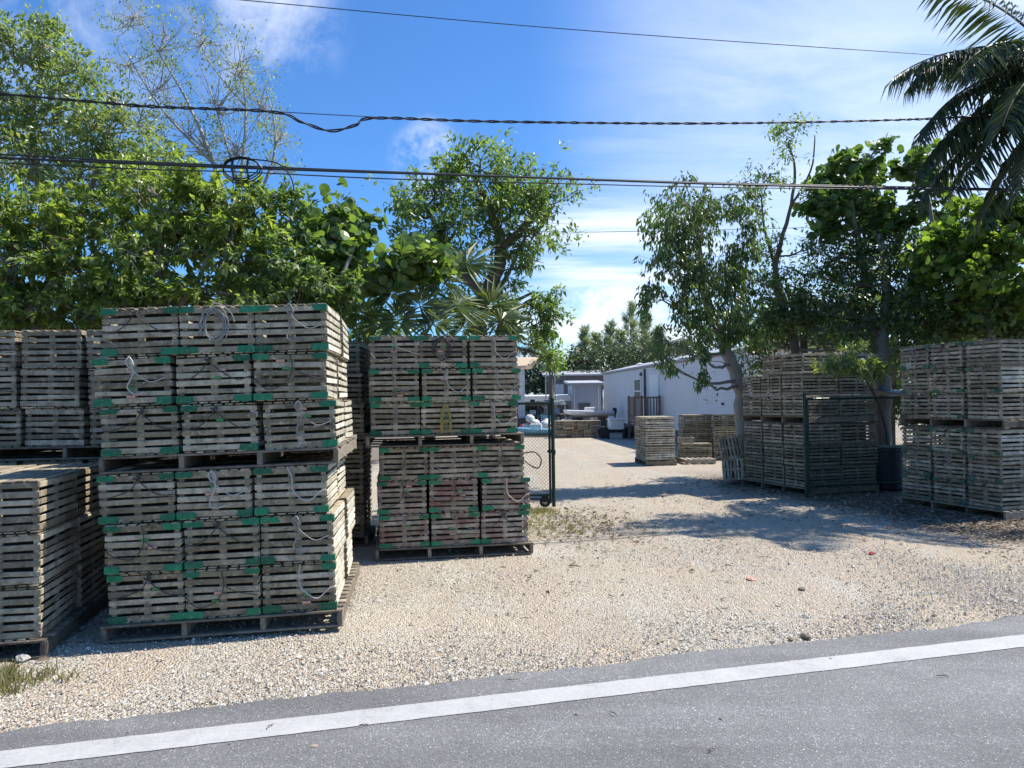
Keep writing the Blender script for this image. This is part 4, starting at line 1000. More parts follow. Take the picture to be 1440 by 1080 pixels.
for px, k, hp in FL:
    me, r = BU[k]; d = rk.uniform(40.4, 43) if not hp else 39.6; g = P(px, 600, d); z = rk.choice((r, r, r * 2.6, r * 4)) if not hp else r
    o = link('float', me, None, loc=(g.x, g.y, z), rot=(rk.uniform(1.2, 1.9), rk.uniform(-.5, .5), rk.uniform(0, 3)))
    cnt[k, hp] = cnt.get((k, hp), 0) + 1
    tag(o, f'{BLAB[k]}, {ORD[cnt[k, hp] - 1]} of its kind from left {"on the skiff side" if hp else "behind the gate"}', 'float', 'fishing floats heaped at the back of the yard')
def tub(px, d, r, h, mt, lab):
    g = P(px, 600, d); root = thing('plastic_tub', lab, 'tub', (g.x, g.y, 0)); b = MB(); b.lathe([(r * .85, 0), (r * .95, .05), (r, h), (r * 1.06, h + .01), (r * 1.06, h + .04), (r * .97, h + .04), (r * .93, h - .02), (r * .8, .08)], 18); b.build('tub_body', M[mt], root)
    b = MB(); b.tube([(-r, 0, h - .02), (-r * .6, -.1, h + .12), (r * .6, -.1, h + .12), (r, 0, h - .02)], .012, 5); b.build('handle', M['steel'], root)
for a in ((735, 43.5, .34, .8, 'navy', 'dark blue tub at the left end of the yard clutter'), (744, 44, .3, .9, 'offwhite', 'tall stained white tub among the yard clutter'), (757, 44.4, .32, .75, 'navy', 'dark tub right of the tall white tub'), (768, 43.8, .3, .95, 'tarpblue', 'pale blue tub behind the float heap'), (779, 44.6, .32, .8, 'darkwall', 'grey tub close to the tan posts'), (797, 43, .3, .7, 'offwhite', 'white tub just left of the skiff trestle'), (812, 43.5, .33, .8, 'navy', 'dark tub below the skiff'), (843, 42.5, .28, .7, 'teal', 'teal tub near the red cart')): tub(*a)
def rack(px, d, w, h, lab):
    g = P(px, 600, d); root = thing('steel_rack', lab, 'rack', (g.x, g.y, 0))
    for sx in (-1, 1):
        for sy in (-1, 1):
            b = MB(); b.tube([(sx * w / 2, sy * .35, 0), (sx * w / 2, sy * .35, h)], .03, 6); b.build('post', M['steel'], root)
    for k, z in enumerate((.35, .95, 1.5)):
        b = MB(); b.cbox(-w / 2 - .03, w / 2 + .03, -.38, .38, z, z + .04, .004); sh = b.build('shelf', M['brownbox'], root)
        b = MB(); r_ = random.Random(px + k)
        x = -w / 2 + .1
        while x < w / 2 - .3: q = r_.uniform(.2, .45); b.cbox(x, min(x + q, w / 2), -.3, .25, z + .0405, z + r_.uniform(.15, .42), .02, mi=r_.randrange(4)); x += q + .06
        b.build('boxed_gear', [M['offwhite'], M['navy'], M['brownbox'], M['shedgrey']], sh)
rack(742, 45.4, 2.0, 1.75, 'steel shelf rack loaded with boxes left behind the gate'); rack(776, 45.6, 1.6, 1.75, 'steel shelf rack loaded with boxes near the tan posts')
# vehicles / machinery reading as dark shapes by the low building
def pickup(px, depth, yaw, lab, body):
    g = P(px, 600, depth); root = thing('pickup_truck', lab, 'pickup truck', (g.x, g.y, 0), R(yaw))
    def ext(prof, y0, y1, nm, mt, par=root):
        b = MB(); k = len(prof); vs = [(x, y0, z) for x, z in prof] + [(x, y1, z) for x, z in prof]
        b.add(vs, [tuple(range(k)), tuple(range(2 * k - 1, k - 1, -1))] + [(i, i + k, (i + 1) % k + k, (i + 1) % k) for i in range(k)]); return b.build(nm, M[mt], par)
    ext([(-2.5, .45), (-2.5, 1.0), (-.8, 1.0), (-.75, 1.05), (.95, 1.05), (2.2, .98), (2.45, .8), (2.45, .45)], -.88, .88, 'body', body)
    ext([(-.75, 1.052), (-.65, 1.6), (.35, 1.62), (.95, 1.052)], -.8, .8, 'cab', body)
    ext([(-.6, 1.1), (-.52, 1.52), (.3, 1.54), (.72, 1.1)], -.815, .815, 'side_window', 'glass')
    for x in (-1.6, 1.6):
        for s in (-1, 1):
            b = MB(); b.lathe([(.2, -.1), (.34, -.11), (.37, -.07), (.37, .07), (.34, .11), (.2, .1)], 18, (x, s * .82, .37), 'Y'); w = b.build('wheel', M['black'], root)
            b = MB(); b.lathe([(.05, -.12), (.2, -.09), (.2, .09), (.05, .12)], 14, (x, s * .82, .37), 'Y'); b.build('rim', M['steel'], w)
    for s in (-1, 1):
        b = MB(); b.cbox(2.44, 2.47, s * .65 - .12, s * .65 + .12, .68, .82, .01); b.build('headlight', M['offwhite'], root)
pickup(748, 46.5, 6, 'dark pickup truck parked under the white roof edge', 'darkwall')
g = P(848, 600, 43); root = thing('hand_cart', 'red framed hand cart between shed and mobile home', 'cart', (g.x - .1, g.y, 0), .2)
b = MB(); b.cbox(-.3, .3, -.3, .3, .3, .36, .01); b.cbox(-.3, .3, -.3, -.26, .36, .9, .01); b.build('bed', M['redplastic'], root)
b = MB(); b.tube([(-.28, .3, .3), (-.28, .35, 1.3), (.28, .35, 1.3), (.28, .3, .3)], .02, 6); b.build('handle', M['redplastic'], root)
for s in (-1, 1):
    b = MB(); b.lathe([(.03, -.03), (.16, -.03), (.18, 0), (.16, .03), (.03, .03)], 14, (s * .33, 0, .18), 'X'); b.build('wheel', M['black'], root)
# poles by the low building
for px, h in ((768, 3.4), (781, 3.9)):
    g = P(px, 600, 48.9); b = MB(); b.tube([(0, 0, 0), (0, 0, h)], .04, 8); b.tube([(0, 0, h), (0, 0, h + .06)], .055, 8)
    o = b.build('mast_pole', M['galv']); o.location = (g.x, 48.9 - .3, 0)
    tag(o, f'{"shorter left" if px < 775 else "taller right"} thin mast pole in front of the low white edged roof', 'pole')

# ------------------------------------------------------------------ barrel, board and bits in the shade between the right stacks
def bin_():
    g = grounded(1247, 15.6); root = thing('plastic_bin', 'dark blue plastic bin with a board across it in the shade', 'bin', g, .2)
    b = MB(); b.lathe([(.27, 0), (.3, .04), (.36, .78), (.39, .8), (.39, .84), (.35, .84), (.34, .8), (.27, .1)], 24, (0, 0, 0)); b.build('bin_body', M['navy'], root, smooth=False)
    b = MB(); b.tube([(-.36, .0, .7), (-.42, 0, .68), (-.42, 0, .6), (-.34, 0, .58)], .015, 6); b.build('handle', M['navy'], root)
    b = MB(); b.cbox(g.x - .42, g.x + .5, g.y - .12, g.y + .1, .845, .885, .004)
    tag(b.build('plank', M['pallet_new']), 'pale plank lying across the dark blue bin', 'plank')
bin_()
g = grounded(1250, 16.2); b = MB()
vs = []; nx, ny = 9, 7
for j in range(ny):
    for i in range(nx): vs.append((g.x - .75 + 1.5 * i / 8, g.y - .4 + .9 * j / 6, 2.06 - .1 * math.sin(i / 8 * 3.1) + .05 * math.cos(j * 1.3 + i * .5)))
b.add(vs, [(j * nx + i, j * nx + i + 1, (j + 1) * nx + i + 1, (j + 1) * nx + i) for j in range(ny - 1) for i in range(nx - 1)])
b.add([(v[0], v[1], v[2] - .02) for v in vs], [((j + 1) * nx + i, (j + 1) * nx + i + 1, j * nx + i + 1, j * nx + i) for j in range(ny - 1) for i in range(nx - 1)])
for s in (0, 1): b.tube([(g.x - .75 + 1.5 * s, g.y, 0), (g.x - .75 + 1.5 * s, g.y, 2.1)], .025, 6, mi=1)
tag(b.build('tarp_shelter', [M['shedgrey'], M['galv']]), 'sagging grey sheet on two poles between the right stacks', 'tarp')
# stones along the asphalt edge and chips on the road
def stone(p, r, seed, mt, label, sq=(1, 1, .6)):
    rr = random.Random(seed); b = MB(); prof = 6; vs = []; n = 9
    for i in range(prof + 1):
        ph = math.pi * i / prof
        for j in range(n): a = 2 * math.pi * j / n; q = r * rr.uniform(.82, 1.12); vs.append((q * math.sin(ph) * math.cos(a) * sq[0], q * math.sin(ph) * math.sin(a) * sq[1], q * math.cos(ph) * sq[2]))
    b.add(vs, [(i * n + j, i * n + (j + 1) % n, (i + 1) * n + (j + 1) % n, (i + 1) * n + j) for i in range(prof) for j in range(n)])
    o = b.build('stone', M[mt]); o.location = (p.x, p.y, r * sq[2] * .5); o.rotation_euler = (0, 0, rr.uniform(0, 3)); tag(o, label, 'stone'); return o
stone(G(1133, 897), .035, 1, 'brownbox', 'brown stone lying on the edge of the asphalt', (1.6, 1, .6))
stone(G(1112, 900), .022, 2, 'brownbox', 'small dark stone left of the brown one at the asphalt edge', (1.3, 1, .6))
stone(G(1056, 815), .045, 3, 'tag_pink', 'orange red rag-like lump on the sunlit gravel', (1.4, 1, .35))
stone(G(1127, 830), .035, 4, 'bark_brown', 'brown clod on the gravel right of the orange lump', (1.3, 1, .5))
stone(G(32, 928), .05, 5, 'concrete', 'grey stone in the shade below the leftmost stack', (1.5, 1, .6))
stone(G(1226, 779), .035, 6, 'redplastic', 'small dark red lump far right on the gravel', (1.2, 1, .5))
rs1 = random.Random(12); TWI = []
for i, (px, py) in enumerate(((380, 1022), (512, 1021), (862, 1004), (1000, 1056), (720, 957), (350, 958), (740, 870), (1324, 952))):
    p = G(px, py, .018); b = MB(); a = rs1.uniform(0, 3); l = rs1.uniform(.02, .05)
    pts = [Vector((-l, 0, .006)), Vector((-l * .3, rs1.uniform(-.01, .01), .012)), Vector((l * .4, rs1.uniform(-.012, .012), .008)), Vector((l, 0, .004))]
    b.tube(pts, [.002, .004, .003, .0015], 5); o = b.build('twig', M['bark_brown']); o.location = p; o.rotation_euler = (0, 0, a)
    tag(o, ['dark twig lying across the white line left of centre', 'curled twig just below the white line', 'dark scrap of bark on the asphalt below centre', 'twig on the asphalt at lower right', 'small twig at the gravel edge near the centre', 'short twig on the pale gravel by the left verge', 'twig on the gravel in front of the middle stack', 'small twig on the white line at far right'][i], 'twig')

# ------------------------------------------------------------------ overhead cables
def cable(pts, r, label, name='overhead_cable', twist=0, n=6, group='overhead cables'):
    w = [P(*p) for p in pts]; b = MB()
    e0 = w[0] + (w[0] - w[1]).normalized() * 14; e1 = w[-1] + (w[-1] - w[-2]).normalized() * 14
    full = [e0] + w + [e1]; path, _ = smooth_path(full, [r] * len(full), 26 if twist else 10)
    if twist:
        acc = 0
        for s in (0, math.pi):
            q = []; acc = 0
            for i, p in enumerate(path):
                if i: acc += (p - path[i - 1]).length
                a = acc * 14 + s + math.sin(acc * 2.3) * .8; q.append(p + Vector((0, math.cos(a), math.sin(a))) * r * 1.0)
            b.tube(q, r * .85, 5, True)
    else: b.tube(path, r, n, True)
    o = b.build(name, M['cable'], smooth=True); tag(o, label, 'cable', group); return o
cable([(0, 222, 9.0), (340, 236, 9.6), (700, 248, 10.4), (1050, 260, 11.3), (1440, 268, 12.6)], .0145, 'thick lower cable carrying the coiled loop')
cable([(0, 229, 9.1), (200, 238, 9.4), (340, 242, 9.7), (560, 252, 10.2), (820, 259, 10.9), (1050, 264, 11.5), (1440, 268, 12.8)], .008, 'thin cable just beneath the thick lower cable')
cable([(0, 217, 9.2), (160, 226, 9.5), (330, 233, 9.8), (600, 243.5, 10.4), (1000, 257, 11.4), (1440, 266, 12.8)], .010, 'thin cable just above the thick lower cable')
cable([(0, 132, 9.0), (200, 149, 9.4), (380, 157, 9.7), (425, 172, 9.8), (465, 184, 9.9), (500, 176, 10.0), (530, 166, 10.1), (700, 171, 10.5), (1000, 173.5, 11.2), (1280, 168, 12.1), (1440, 160, 12.7)], .0125, 'twisted upper cable dipping at left of centre', twist=1)
b = MB(); b.tube(smooth_path([P(370, 156, 9.72), P(440, 160, 9.85), P(535, 165, 10.12)], [.006] * 3, 8)[0], .006, 5)
tag(b.build('overhead_cable', M['cable']), 'short straight strand bridging the dip of the twisted cable', 'cable', 'overhead cables')
cable([(340, 0, 22), (700, 33, 23), (1000, 56, 24), (1310, 77, 25), (1440, 86, 26)], .013, 'single thin cable across the top of the sky')
cable([(560, 318, 30), (780, 326, 31), (910, 325, 32), (1100, 321, 33), (1300, 314, 34)], .012, 'faint far cable passing behind the middle tree')
def coil():
    c = P(340, 237, 9.68); b = MB(); r = random.Random(4)
    for k in range(3):
        rad = .225 + .012 * k; pts = []
        for i in range(25): a = i / 24 * 2 * math.pi; pts.append(c + Vector((math.cos(a) * rad, .03 * k - .03 + .02 * math.sin(2 * a), math.sin(a) * rad * .62 - .01 * k)))
        b.tube(pts, .0085, 6, False)
    b.tube(smooth_path([c + Vector((.1, 0, .12)), c + Vector((.45, 0, .06)), c + Vector((.62, 0, -.12)), c + Vector((.66, 0, -.3))], [.01] * 4, 6)[0], .009, 5)
    for s in (-.11, .08):
        b.tube([(c.x + s + .01, c.y, c.z - .14), (c.x + s - .012, c.y - .02, c.z), (c.x + s + .006, c.y, c.z + .14)], .014, 6)
    tag(b.build('cable_coil', M['cable']), 'black coil of spare cable strapped to the thick lower cable', 'cable coil')
coil()

# ------------------------------------------------------------------ trees
lf = lambda tpl, ln, mat, **k: dict(tpl=tpl, len=ln, mat=mat, **k)
# far left tall light green tree
tree('broadleaf_tree', 'tall light green tree at far left, rising behind the shaded stack', 'tree',
     [[(60, 'g', 12.5, .13), (62, 470, 12.5, .11), (75, 380, 12.5, .09), (60, 280, 12.5, .07), (45, 180, 12.6, .05), (60, 100, 12.6, .025)],
      [(72, 400, 12.5, .06), (110, 310, 12.3, .05), (140, 230, 12.3, .035), (165, 150, 12.3, .02)],
      [(66, 440, 12.5, .06), (10, 380, 12.2, .05), (-40, 250, 12, .03)]],
     [(40, 80, 12.6, 55, 38, .7, 60), (100, 85, 12.4, 48, 28, .6, 42), (20, 150, 12.2, 60, 40, .7, 60), (90, 150, 12.4, 60, 40, .7, 55), (135, 175, 12.2, 35, 50, .6, 45),
      (20, 230, 12, 70, 50, .8, 70), (95, 250, 12.2, 70, 50, .8, 70), (-40, 180, 12, 60, 120, .8, 60), (155, 260, 12.2, 40, 40, .6, 40), (150, 120, 12.4, 22, 22, .4, 14), (60, 200, 12.3, 60, 40, .7, 60), (170, 205, 12.1, 40, 34, .6, 40), (205, 245, 12, 34, 30, .6, 34), (10, 60, 12.4, 30, 26, .5, 24), (235, 235, 12.2, 34, 26, .6, 26), (190, 180, 12.3, 30, 22, .5, 18), (60, 50, 12.5, 26, 18, .5, 16)],
     lf(LANCE, .115, 'leaf_pale', k=12, spread=.08, droop=.3, w=1.1), 'bark_pale', seed=3, twig=.007, limb=.035, sub=6, spr=.26)
# sparse tall tree with bare twigs
tree('sparse_tree', 'tall sparse tree with thin bare twigs against the sky at left', 'tree',
     [[(330, 'g', 13.5, .11), (335, 420, 13.5, .09), (325, 330, 13.5, .07), (300, 230, 13.5, .04), (262, 140, 13.6, .022), (215, 60, 13.6, .010), (190, 5, 13.6, .004)],
      [(325, 330, 13.5, .045), (340, 240, 13.4, .032), (345, 150, 13.4, .018), (335, 60, 13.4, .006)],
      [(330, 350, 13.5, .045), (372, 260, 13.6, .03), (388, 190, 13.6, .016), (372, 120, 13.6, .006)],
      [(300, 230, 13.5, .03), (225, 150, 13.3, .018), (170, 60, 13.3, .006)],
      [(325, 320, 13.5, .035), (250, 230, 13.5, .022), (185, 170, 13.5, .013), (150, 110, 13.5, .005)],
      [(345, 150, 13.4, .018), (290, 80, 13.4, .009), (265, 10, 13.4, .004)],
      [(335, 260, 13.4, .028), (300, 140, 13.6, .014), (280, 90, 13.6, .006)]],
     [(185, 25, 13.6, 42, 34, .6, 30), (235, 50, 13.5, 50, 45, .7, 36), (290, 55, 13.4, 45, 45, .7, 34), (335, 90, 13.4, 45, 50, .7, 40), (365, 145, 13.5, 42, 48, .7, 40), (300, 140, 13.5, 55, 50, .7, 40), (235, 115, 13.5, 50, 48, .7, 36), (180, 90, 13.4, 40, 44, .5, 30),
      (395, 190, 13.6, 22, 44, .5, 26), (335, 205, 13.5, 60, 40, .6, 44), (265, 190, 13.5, 60, 44, .6, 44), (200, 160, 13.4, 40, 40, .6, 34), (395, 235, 13.6, 20, 20, .4, 12)],
     lf(LANCE, .075, 'leaf_pale', k=7, spread=.08, droop=.2), 'bark_pale', seed=5, twig=.0042, limb=.012, sub=2, spr=.2)
# understory band of bright leaves, several shrubs/trees
def bush(label, px, depth, blobs, leaf, seed, bark='bark_grey', name='broadleaf_tree', grp='bright green trees behind the left stacks', lean=0, **k):
    top = min(b_[1] for b_ in blobs)
    tree(name, label, 'tree', [[(px, 'g', depth, .1), (px + lean * .4, 470, depth, .08), (px + lean, (470 + top) / 2, depth, .05), (px + lean * 1.4, top + 25, depth, .02)],
                               [(px + lean * .4, 470, depth, .06), (px - 45, 400, depth, .04), (px - 70, 330, depth, .02)], [(px + lean * .4, 460, depth, .06), (px + 50, 400, depth - .2, .035), (px + 75, 340, depth, .018)]],
         blobs, leaf, bark, grp, seed, limb=.04, sub=6, spr=.25, **k)
LB = lambda mat='leaf_bright', ln=.135, k=12: lf(LANCE, ln, mat, k=k, spread=.025, droop=.55, out=.75, rand=.6, w=1.1, hang=.03)
bush('glossy bright green tree at the left edge, above the shaded stack', 20, 10.6, [(15, 300, 10.6, 55, 45, .7, 90), (30, 370, 10.4, 60, 45, .7, 100), (-30, 340, 10.5, 50, 70, .7, 60), (20, 430, 10.4, 60, 34, .6, 90), (75, 330, 10.6, 35, 50, .6, 55)], LB(), 11)
bush('dense bright green tree behind the left stack tops', 130, 10.9, [(120, 300, 10.9, 60, 40, .8, 90), (110, 380, 10.6, 60, 45, .8, 100), (170, 340, 10.8, 55, 50, .8, 95), (130, 440, 10.5, 75, 30, .7, 95), (60, 440, 10.6, 60, 30, .6, 60), (180, 420, 10.4, 50, 40, .6, 80)], LB('leaf_bright', .125), 12)
bush('yellowish green tree above the left half of the tallest stack', 225, 10.6, [(215, 290, 10.8, 55, 45, .8, 90), (235, 360, 10.5, 60, 45, .8, 100), (230, 420, 10.4, 70, 30, .7, 90), (190, 250, 11, 45, 30, .6, 50), (265, 300, 10.8, 40, 45, .6, 60)], LB('leaf_bright', .125), 13)
bush('dense leafy tree under the coiled cable', 320, 10.7, [(300, 300, 10.9, 55, 40, .8, 90), (335, 350, 10.6, 60, 50, .8, 100), (330, 415, 10.4, 70, 32, .7, 95), (350, 290, 10.8, 45, 30, .7, 55), (290, 260, 11, 35, 22, .6, 28)], LB('leaf_bright', .14), 14)
bush('mid green tree above the right end of the tallest stack', 425, 10.9, [(395, 300, 11, 42, 38, .7, 70), (400, 360, 10.8, 50, 45, .7, 85), (440, 390, 10.7, 50, 38, .7, 85), (420, 425, 10.5, 60, 26, .6, 75), (480, 400, 10.8, 35, 34, .5, 50)], LB('leaf_mid', .13), 15)
# pale bare branches at the very left
# sea grapes
GR = lambda mat='leaf_grape', ln=.15: lf(ROUND, ln, mat, k=8, spread=.09, droop=.1, out=.5, rand=.9, upr=.8, w=1.0)
tree('sea_grape_tree', 'sea grape with big round leaves between the bright trees and palms', 'tree',
     [[(470, 'g', 11.2, .09), (470, 440, 11.2, .07), (465, 360, 11.2, .04), (460, 310, 11.2, .02)], [(470, 430, 11.2, .05), (520, 400, 11.2, .035), (570, 370, 11.2, .02)]],
     [(465, 305, 11.2, 38, 24, .5, 34), (495, 325, 11.1, 28, 22, .5, 24), (455, 350, 11.2, 34, 28, .5, 30), (545, 375, 11.1, 42, 24, .5, 38), (590, 368, 11.1, 38, 22, .5, 32), (505, 365, 11.3, 30, 20, .4, 20)],
     GR(), 'bark_grey', seed=21, limb=.03)
# tree over the middle stack
tree('broadleaf_tree', 'large dark green tree standing behind the middle stack', 'tree',
     [[(672, 'g', 13.5, .17), (672, 470, 13.5, .15), (690, 400, 13.5, .13), (705, 350, 13.5, .1), (690, 300, 13.5, .07), (670, 250, 13.5, .04)],
      [(685, 420, 13.5, .1), (650, 385, 13.4, .08), (625, 340, 13.4, .06), (600, 290, 13.4, .03)], [(705, 350, 13.5, .08), (745, 310, 13.5, .06), (775, 270, 13.5, .03)],
      [(695, 420, 13.5, .05), (722, 370, 13.3, .03), (740, 330, 13.3, .02)], [(680, 440, 13.5, .05), (720, 425, 13.3, .035), (752, 410, 13.2, .02)]],
     [(672, 232, 13.5, 55, 24, .8, 60), (620, 262, 13.5, 46, 24, .7, 50), (575, 288, 13.3, 32, 22, .5, 30), (735, 250, 13.5, 50, 26, .8, 55), (780, 285, 13.4, 34, 34, .6, 42), (700, 285, 13.5, 55, 34, .9, 80),
      (640, 315, 13.3, 45, 26, .7, 50), (750, 325, 13.4, 45, 26, .7, 48), (690, 340, 13.4, 45, 24, .7, 42), (605, 330, 13.4, 28, 18, .5, 20), (660, 275, 13.7, 50, 30, .7, 50), (735, 365, 13.3, 22, 12, .4, 12), (575, 330, 13.4, 18, 14, .4, 10), (700, 400, 13.6, 34, 22, .5, 26), (655, 425, 13.7, 34, 24, .5, 30), (640, 375, 13.7, 34, 22, .5, 26), (715, 450, 13.6, 26, 20, .5, 22)],
     lf(LANCE, .13, 'leaf_mid', k=12, spread=.06, droop=.35, out=.6, rand=.8), 'bark_brown', seed=22, limb=.04)
tree('broadleaf_tree', 'small drooping leafy branch tree right of the middle stack', 'tree',
     [[(690, 'g', 12.6, .06), (700, 470, 12.6, .05), (735, 430, 12.5, .035), (760, 415, 12.4, .015)]],
     [(750, 425, 12.4, 34, 20, .4, 34), (765, 450, 12.4, 24, 26, .4, 30), (720, 440, 12.4, 22, 26, .4, 22), (762, 485, 12.3, 12, 22, .25, 12), (775, 505, 12.3, 12, 10, .25, 9)],
     lf(LANCE, .125, 'leaf_mid', k=12, spread=.05, droop=.5, out=.6, rand=.7), 'bark_brown', seed=23, twig=.005)

def fan_leaf_arrays(c, n, rad, facing, rs, spread=150, droop=.25):
    """one palmate leaf: blades radiating from c in the plane normal to facing"""
    f = facing / np.linalg.norm(facing); a = np.cross(f, [0, 0, 1.0]); a /= np.linalg.norm(a) + 1e-6; b_ = np.cross(a, f)
    th = np.linspace(-R(spread), R(spread), n) + rs.normal(size=n) * .02
    ax = np.sin(th)[:, None] * a + np.cos(th)[:, None] * b_ + f * rs.uniform(-.1, .15, n)[:, None]; ax[:, 2] -= droop * rs.uniform(.3, 1, n)
    up = np.tile(f, (n, 1)) + rs.normal(size=(n, 3)) * .25
    return inst(tpl_lance(.055, .16), np.tile(c, (n, 1)) + ax * .03, ax, up, rad * rs.uniform(.85, 1.08, n) * (1 - .15 * np.abs(th) / R(spread)), np.full(n, rad * 1.0))
def fan_palm(label, px, py, depth, leaves, seed, rad=.62, group='fan palms', dense=26):
    rs = np.random.RandomState(seed); c = P(px, py, depth); root = thing('fan_palm', label, 'palm', (c.x, c.y, 0), 0, group)
    b = MB(); b.tube([(0, 0, -.05), (.03, .02, c.z * .5), (0, 0, c.z)], [.1, .085, .08], 10); b.build('trunk', M['bark_brown'], root)
    for (qx, qy, dd, s) in leaves:
        q = P(qx, qy, depth + dd); v = np.array(q - Vector((c.x, c.y, 0))); cc = np.array([0, 0, c.z])
        b = MB(); m_ = (cc + v) / 2 + np.array([0, 0, .1]); b.tube(smooth_path([Vector(cc), Vector(m_), Vector(v)], [.014, .011, .008], 4)[0], .01, 4)
        o = b.build('leaf_stalk', M['leaf_palm'], root)
        out = (v - cc) / (np.linalg.norm(v - cc) + 1e-6); fac = np.array([out[0] * .35 + rs.normal() * .25, -0.75 + rs.normal() * .2, .55 + rs.normal() * .2])
        vv, ff = fan_leaf_arrays(v, dense, rad * s, fac, rs, 145, .2 + .5 * max(0, -out[2]))
        link('fan_leaf', np_mesh('fan_leaf', vv, ff, M['leaf_palm']), root)
fan_palm('fan palm with long drooping blades behind the middle stack', 600, 470, 11.6,
         [(552, 415, -.3, .9), (575, 385, .1, .8), (655, 372, .2, 1.05), (620, 395, -.2, .85), (590, 430, -.4, .95), (640, 430, -.4, .9), (560, 450, -.5, .8), (610, 455, -.6, .8)], 31)
fan_palm('dark fan palm squeezed between the two tall stacks', 505, 480, 12.9, [(492, 410, 0, .85), (510, 440, -.3, .8), (532, 455, -.2, .8), (480, 432, .1, .7)], 32)
fan_palm('fan palm behind the right end of the middle stack', 672, 478, 12.0, [(690, 430, 0, .85), (705, 450, -.2, .85), (665, 440, -.1, .85), (650, 462, -.3, .8), (720, 468, -.3, .6)], 33)
# ---- right side
DR = lf(LANCE, .15, 'leaf_dark', k=11, spread=.05, droop=1.0, out=.35, rand=.5, upw=.5, upr=.7, w=.85, hang=.1)
tree('leaning_tree', 'leaning tree with long drooping dark leaves beside the driveway', 'tree',
     [[(1048, 'g', 17.7, .24), (1046, 610, 17.7, .2), (1042, 560, 17.6, .17), (1032, 520, 17.5, .15), (1015, 480, 17.3, .13), (998, 430, 17, .11), (985, 375, 16.8, .08), (980, 320, 16.6, .045)],
      [(1012, 470, 17.3, .08), (1040, 425, 17.2, .05), (1050, 370, 17, .03)], [(990, 400, 16.9, .06), (955, 350, 16.4, .04), (940, 310, 16.2, .02)], [(1015, 480, 17.3, .06), (1050, 450, 17.5, .04), (1075, 410, 17.6, .02)]],
     [(965, 285, 16.4, 48, 22, .9, 60), (1010, 280, 16.6, 42, 26, .9, 56), (935, 325, 16.2, 26, 36, .6, 40), (985, 330, 16.5, 48, 34, .9, 70), (1035, 335, 16.8, 26, 40, .6, 42), (950, 385, 16.2, 30, 40, .6, 70), (925, 420, 16.1, 18, 26, .4, 24), (1020, 370, 16.6, 36, 34, .7, 50), (1010, 430, 16.4, 40, 24, .6, 44),
      (1000, 400, 16.5, 36, 30, .7, 44), (1050, 400, 17.2, 26, 36, .6, 36), (960, 445, 16.2, 26, 34, .5, 36), (990, 470, 16.2, 26, 30, .5, 30), (1060, 455, 17.2, 26, 26, .5, 26), (935, 480, 15.9, 14, 26, .35, 16), (1030, 460, 17.0, 26, 24, .5, 22), (984, 500, 15.9, 10, 18, .2, 10), (987, 528, 15.9, 7, 14, .12, 8), (940, 510, 15.8, 8, 10, .2, 6)],
     DR, 'bark_grey', seed=41, twig=.007, limb=.045)
DENS = 1.7
tree('slim_tree', 'slim bare stemmed tree with open crown above the gate stack', 'tree',
     [[(1125, 'g', 17.5, .11), (1120, 490, 17.5, .1), (1100, 430, 17.5, .085), (1090, 375, 17.5, .06), (1110, 300, 17.4, .04), (1118, 240, 17.3, .03), (1108, 200, 17.3, .015)],
      [(1112, 290, 17.4, .03), (1140, 240, 17.4, .022), (1146, 190, 17.3, .012)], [(1090, 375, 17.5, .04), (1075, 320, 17.4, .025), (1070, 260, 17.3, .012)]],
     [(1115, 185, 17.3, 24, 18, .5, 20), (1108, 210, 17.3, 18, 14, .4, 10), (1075, 250, 17.4, 32, 18, .6, 20), (1065, 280, 17.4, 22, 16, .5, 14), (1125, 275, 17.4, 20, 20, .5, 12), (1090, 345, 17.4, 30, 22, .6, 24), (1110, 380, 17.4, 28, 24, .6, 24), (1075, 410, 17.3, 24, 24, .6, 22), (1140, 350, 17.4, 22, 24, .5, 16)],
     lf(LANCE, .12, 'leaf_mid', k=11, spread=.08, droop=.4, out=.5, rand=.8), 'bark_brown', seed=43, twig=.006)
tree('sea_grape_tree', 'tall sea grape with round leaves right of the slim tree', 'tree',
     [[(1230, 'g', 17.3, .13), (1228, 470, 17.3, .11), (1215, 380, 17.3, .08), (1200, 300, 17.2, .05), (1190, 240, 17.2, .02)], [(1220, 400, 17.3, .07), (1270, 330, 17.2, .05), (1290, 260, 17.2, .03), (1300, 225, 17.2, .015)]],
     [(1160, 258, 17.3, 22, 14, .6, 20), (1195, 228, 17.0, 26, 12, .5, 20), (1222, 243, 17.4, 20, 16, .6, 18), (1180, 290, 17.2, 32, 20, .7, 30), (1230, 285, 17.4, 28, 22, .7, 28), (1275, 238, 17.2, 20, 14, .5, 18), (1302, 262, 17.0, 18, 22, .5, 18), (1165, 318, 17.2, 24, 12, .5, 14), (1150, 288, 17.5, 16, 12, .4, 9), (1265, 300, 17.3, 22, 20, .5, 16), (1215, 325, 17.3, 22, 14, .5, 12), (1240, 205, 17.1, 8, 10, .3, 5), (1300, 215, 17.1, 9, 9, .3, 5), (1318, 300, 17.0, 14, 18, .4, 10)],
     GR('leaf_grape', .17), 'bark_grey', seed=44, limb=.045, twig=.009)
